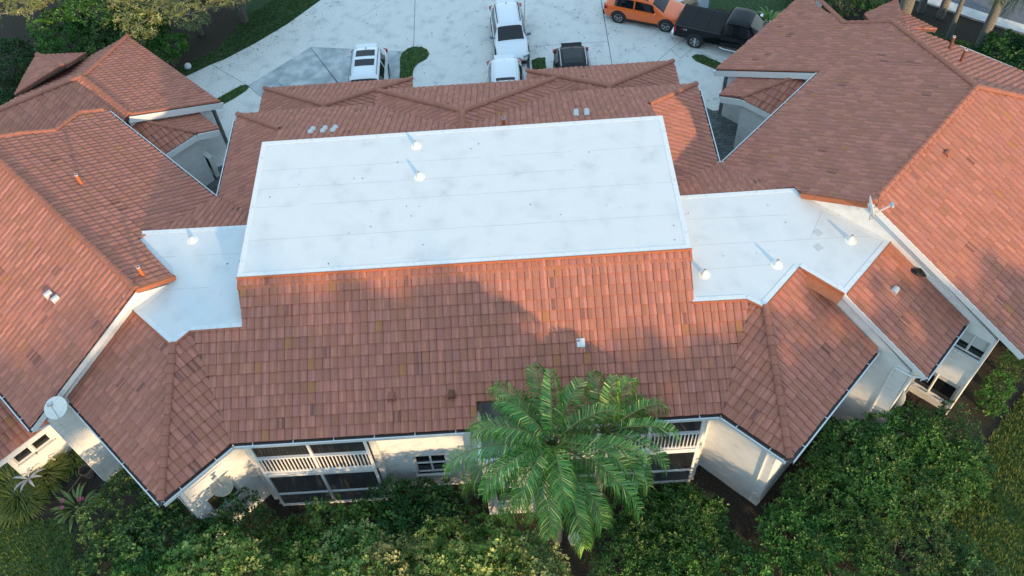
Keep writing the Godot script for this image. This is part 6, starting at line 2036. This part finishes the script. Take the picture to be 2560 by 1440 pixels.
	shrub("round_bush", "low dark bush at the corner of the garage porch", "bush", "", -26.8, -36.3, 1.4, 1.6, 0.05, 6, DK, 30.0, 2, 1.1, 0.1)
	# palms and undergrowth beyond the right wing
	var pal := [Color(0.03, 0.06, 0.025), Color(0.06, 0.10, 0.045), Color(0.13, 0.16, 0.09)]
	for s in [[21.2, -39.6, 9.0, 0.28], [22.6, -40.6, 5.6, 0.15], [24.2, -36.6, 5.4, 0.21], [23.2, -38.0, 4.6, 0.11], [23.5, -40.0, 6.0, 0.17], [26.8, -37.0, 4.6, 0.2], [25.6, -34.6, 5.6, 0.16]]:
		palm("tall grey trunked palm by the road behind the wing", "palms by the road", s[0], s[1], s[2], Vector2(rng.randf_range(-0.3, 0.3), rng.randf_range(-0.3, 0.3)), 15, 3.0, 0.7, s[3], [], pal, 60, rng.randf() * 6.0, 0.014)
	for s in [[23.0, -35.0, 1.3, 1.5], [25.0, -35.2, 1.6, 1.6], [22.0, -36.6, 1.0, 1.3], [26.2, -33.2, 1.8, 1.8], [20.6, -37.8, 0.9, 1.2], [24.6, -33.0, 1.4, 1.4], [18.2, -41.0, 1.2, 1.3], [16.4, -41.6, 1.4, 1.3], [20.2, -41.0, 1.2, 1.2], [27.5, -35.0, 1.6, 1.6]]:
		shrub("undergrowth_bush", "dark undergrowth bush among the palm trunks", "bush", "undergrowth among the palm trunks", s[0], s[1], s[2], s[3], 0.05, 6, DK, 22.0, 0, 1.2, 0.15)
	strap_plant("cycad", "bright green feathery cycad beyond the black pickup", "cycad", 14.3, -40.5, 40, 0.8, 1.3, 0.06, [Color(0.06, 0.15, 0.02), Color(0.13, 0.24, 0.04)], 0.3, 1.3, 0.15)

func shade_tree(x: float, z: float, y0: float, y1: float, r: float) -> void:
	var t := thing("shade_tree", "tall spreading shade tree standing out in the garden beyond the hedge", "tree", Vector3(x, -0.02, z), 0.0, "shade trees beyond the hedge")
	var lobes := []
	var c := (y0 + y1) * 0.5; var h := (y1 - y0) * 0.5
	for i in 14:
		var a := i * 2.399
		var k := sqrt((i + 0.5) / 14.0) * r * 0.85
		var lr := rng.randf_range(0.24, 0.36) * r
		lobes.append([Vector3(cos(a) * k, c + rng.randf_range(-0.45, 0.45) * h, sin(a) * k), Vector3(lr, minf(lr, h * 0.75), lr)])
	crown(t, lobes, 7.0, 0, [Color(0.02, 0.05, 0.012), Color(0.045, 0.1, 0.022), Color(0.1, 0.15, 0.03)], 2.6, 0.2, -2.0)
	var tr := MB.new()
	tr.tube(limb_path(Vector3.ZERO, Vector3(0.1, y0 + h * 0.6, 0.1), 0.1), taper(0.28, 0.16, 4), 9)
	part("trunk", tr, M.bark, t)
	for l in lobes:
		var m := MB.new()
		m.tube(limb_path(Vector3(0.1, y0 * 0.9, 0.1), l[0], 0.2, 4), taper(0.09, 0.02, 4), 6)
		part("limb", m, M.bark, t)

func big_tree(called: String, label: String, x: float, z: float, top: float, r: float, pal: Array, kind: int, per: float) -> void:
	var t := thing(called, label, "tree", Vector3(x, -0.02, z))
	var lobes := []
	for i in 16:
		var a := i * 2.399
		var k := sqrt((i + 0.5) / 16.0) * r
		var lr := r * rng.randf_range(0.2, 0.32)
		lobes.append([Vector3(cos(a) * k, top * rng.randf_range(0.62, 0.92) - 0.12 * k, sin(a) * k), Vector3(lr, lr * rng.randf_range(0.6, 0.9), lr)])
	crown(t, lobes, per * 1.5, kind, pal, 1.15, 0.35, -0.8)
	var tr := MB.new()
	tr.tube(limb_path(Vector3.ZERO, Vector3(0.2, top * 0.5, 0.1), 0.15), taper(0.2, 0.13, 4), 9)
	part("trunk", tr, M.bark, t)
	for l in lobes:
		var m := MB.new()
		m.tube(limb_path(Vector3(0.2, top * 0.42, 0.1), l[0], 0.2, 5), taper(0.08, 0.018, 5), 6)
		part("limb", m, M.pale_bark, t)
		for j in 4:
			var w := MB.new()
			var c: Vector3 = l[0]; var rr: Vector3 = l[1]
			w.tube(limb_path(c, c + Vector3(rng.randfn(), rng.randf_range(-0.2, 0.8), rng.randfn()) * rr * 0.9, 0.06, 3), taper(0.016, 0.005, 3), 4)
			part("twig", w, M.pale_bark, t)

func setup_view() -> void:
	var cam := Camera3D.new()
	cam.name = "camera"
	var pit := deg_to_rad(52.1467); var roll := deg_to_rad(-4.71999); var yaw := deg_to_rad(1.39062)
	var r0 := Vector3(1, 0, 0); var d0 := Vector3(0, -cos(pit), sin(pit)); var f0 := Vector3(0, -sin(pit), -cos(pit))
	var R := r0 * cos(roll) - d0 * sin(roll)
	var D := r0 * sin(roll) + d0 * cos(roll)
	var rot := func(v: Vector3) -> Vector3:
		return Vector3(cos(yaw) * v.x + sin(yaw) * v.z, v.y, -sin(yaw) * v.x + cos(yaw) * v.z)
	add_child(cam)
	cam.transform = Transform3D(Basis(rot.call(R), rot.call(-D), rot.call(-f0)), Vector3(0, 29.85, 0))
	cam.fov = rad_to_deg(2.0 * atan(720.0 / 2192.17))
	cam.near = 0.1
	cam.far = 600.0
	cam.current = true
	var env := Environment.new()
	env.background_mode = Environment.BG_SKY
	var sky := Sky.new()
	var ps := ProceduralSkyMaterial.new()
	ps.sky_top_color = Color(0.54, 0.655, 0.75)
	ps.sky_horizon_color = Color(0.80, 0.87, 0.88)
	ps.sky_curve = 0.18
	ps.ground_bottom_color = Color(0.10, 0.10, 0.08)
	ps.ground_horizon_color = Color(0.55, 0.56, 0.55)
	ps.sun_angle_max = 1.0
	sky.sky_material = ps
	env.sky = sky
	env.tonemap_mode = Environment.TONE_MAPPER_LINEAR
	env.tonemap_exposure = 2.4
	env.sdfgi_enabled = true
	env.ssao_enabled = true
	env.ssil_enabled = true
	var we := WorldEnvironment.new()
	we.name = "world_environment"
	we.environment = env
	add_child(we)
	var sun := DirectionalLight3D.new()
	sun.name = "sun"
	sun.light_energy = 0.72
	sun.light_color = Color(1.0, 0.84, 0.64)
	sun.light_angular_distance = 1.2
	sun.shadow_enabled = true
	add_child(sun)
	# low sun from behind the garden, a little to the right
	var el := deg_to_rad(14.0); var az := deg_to_rad(27.0)
	var to_sun := Vector3(sin(az) * cos(el), sin(el), cos(az) * cos(el))
	sun.look_at_from_position(to_sun * 50.0, Vector3.ZERO, Vector3.UP)

func _ready() -> void:
	rng.seed = 20240611
	setup_view()
	make_materials()
	make_ground()
	make_building()
	make_cars()
	make_objects()
	prepare_clumps()
	make_plants()
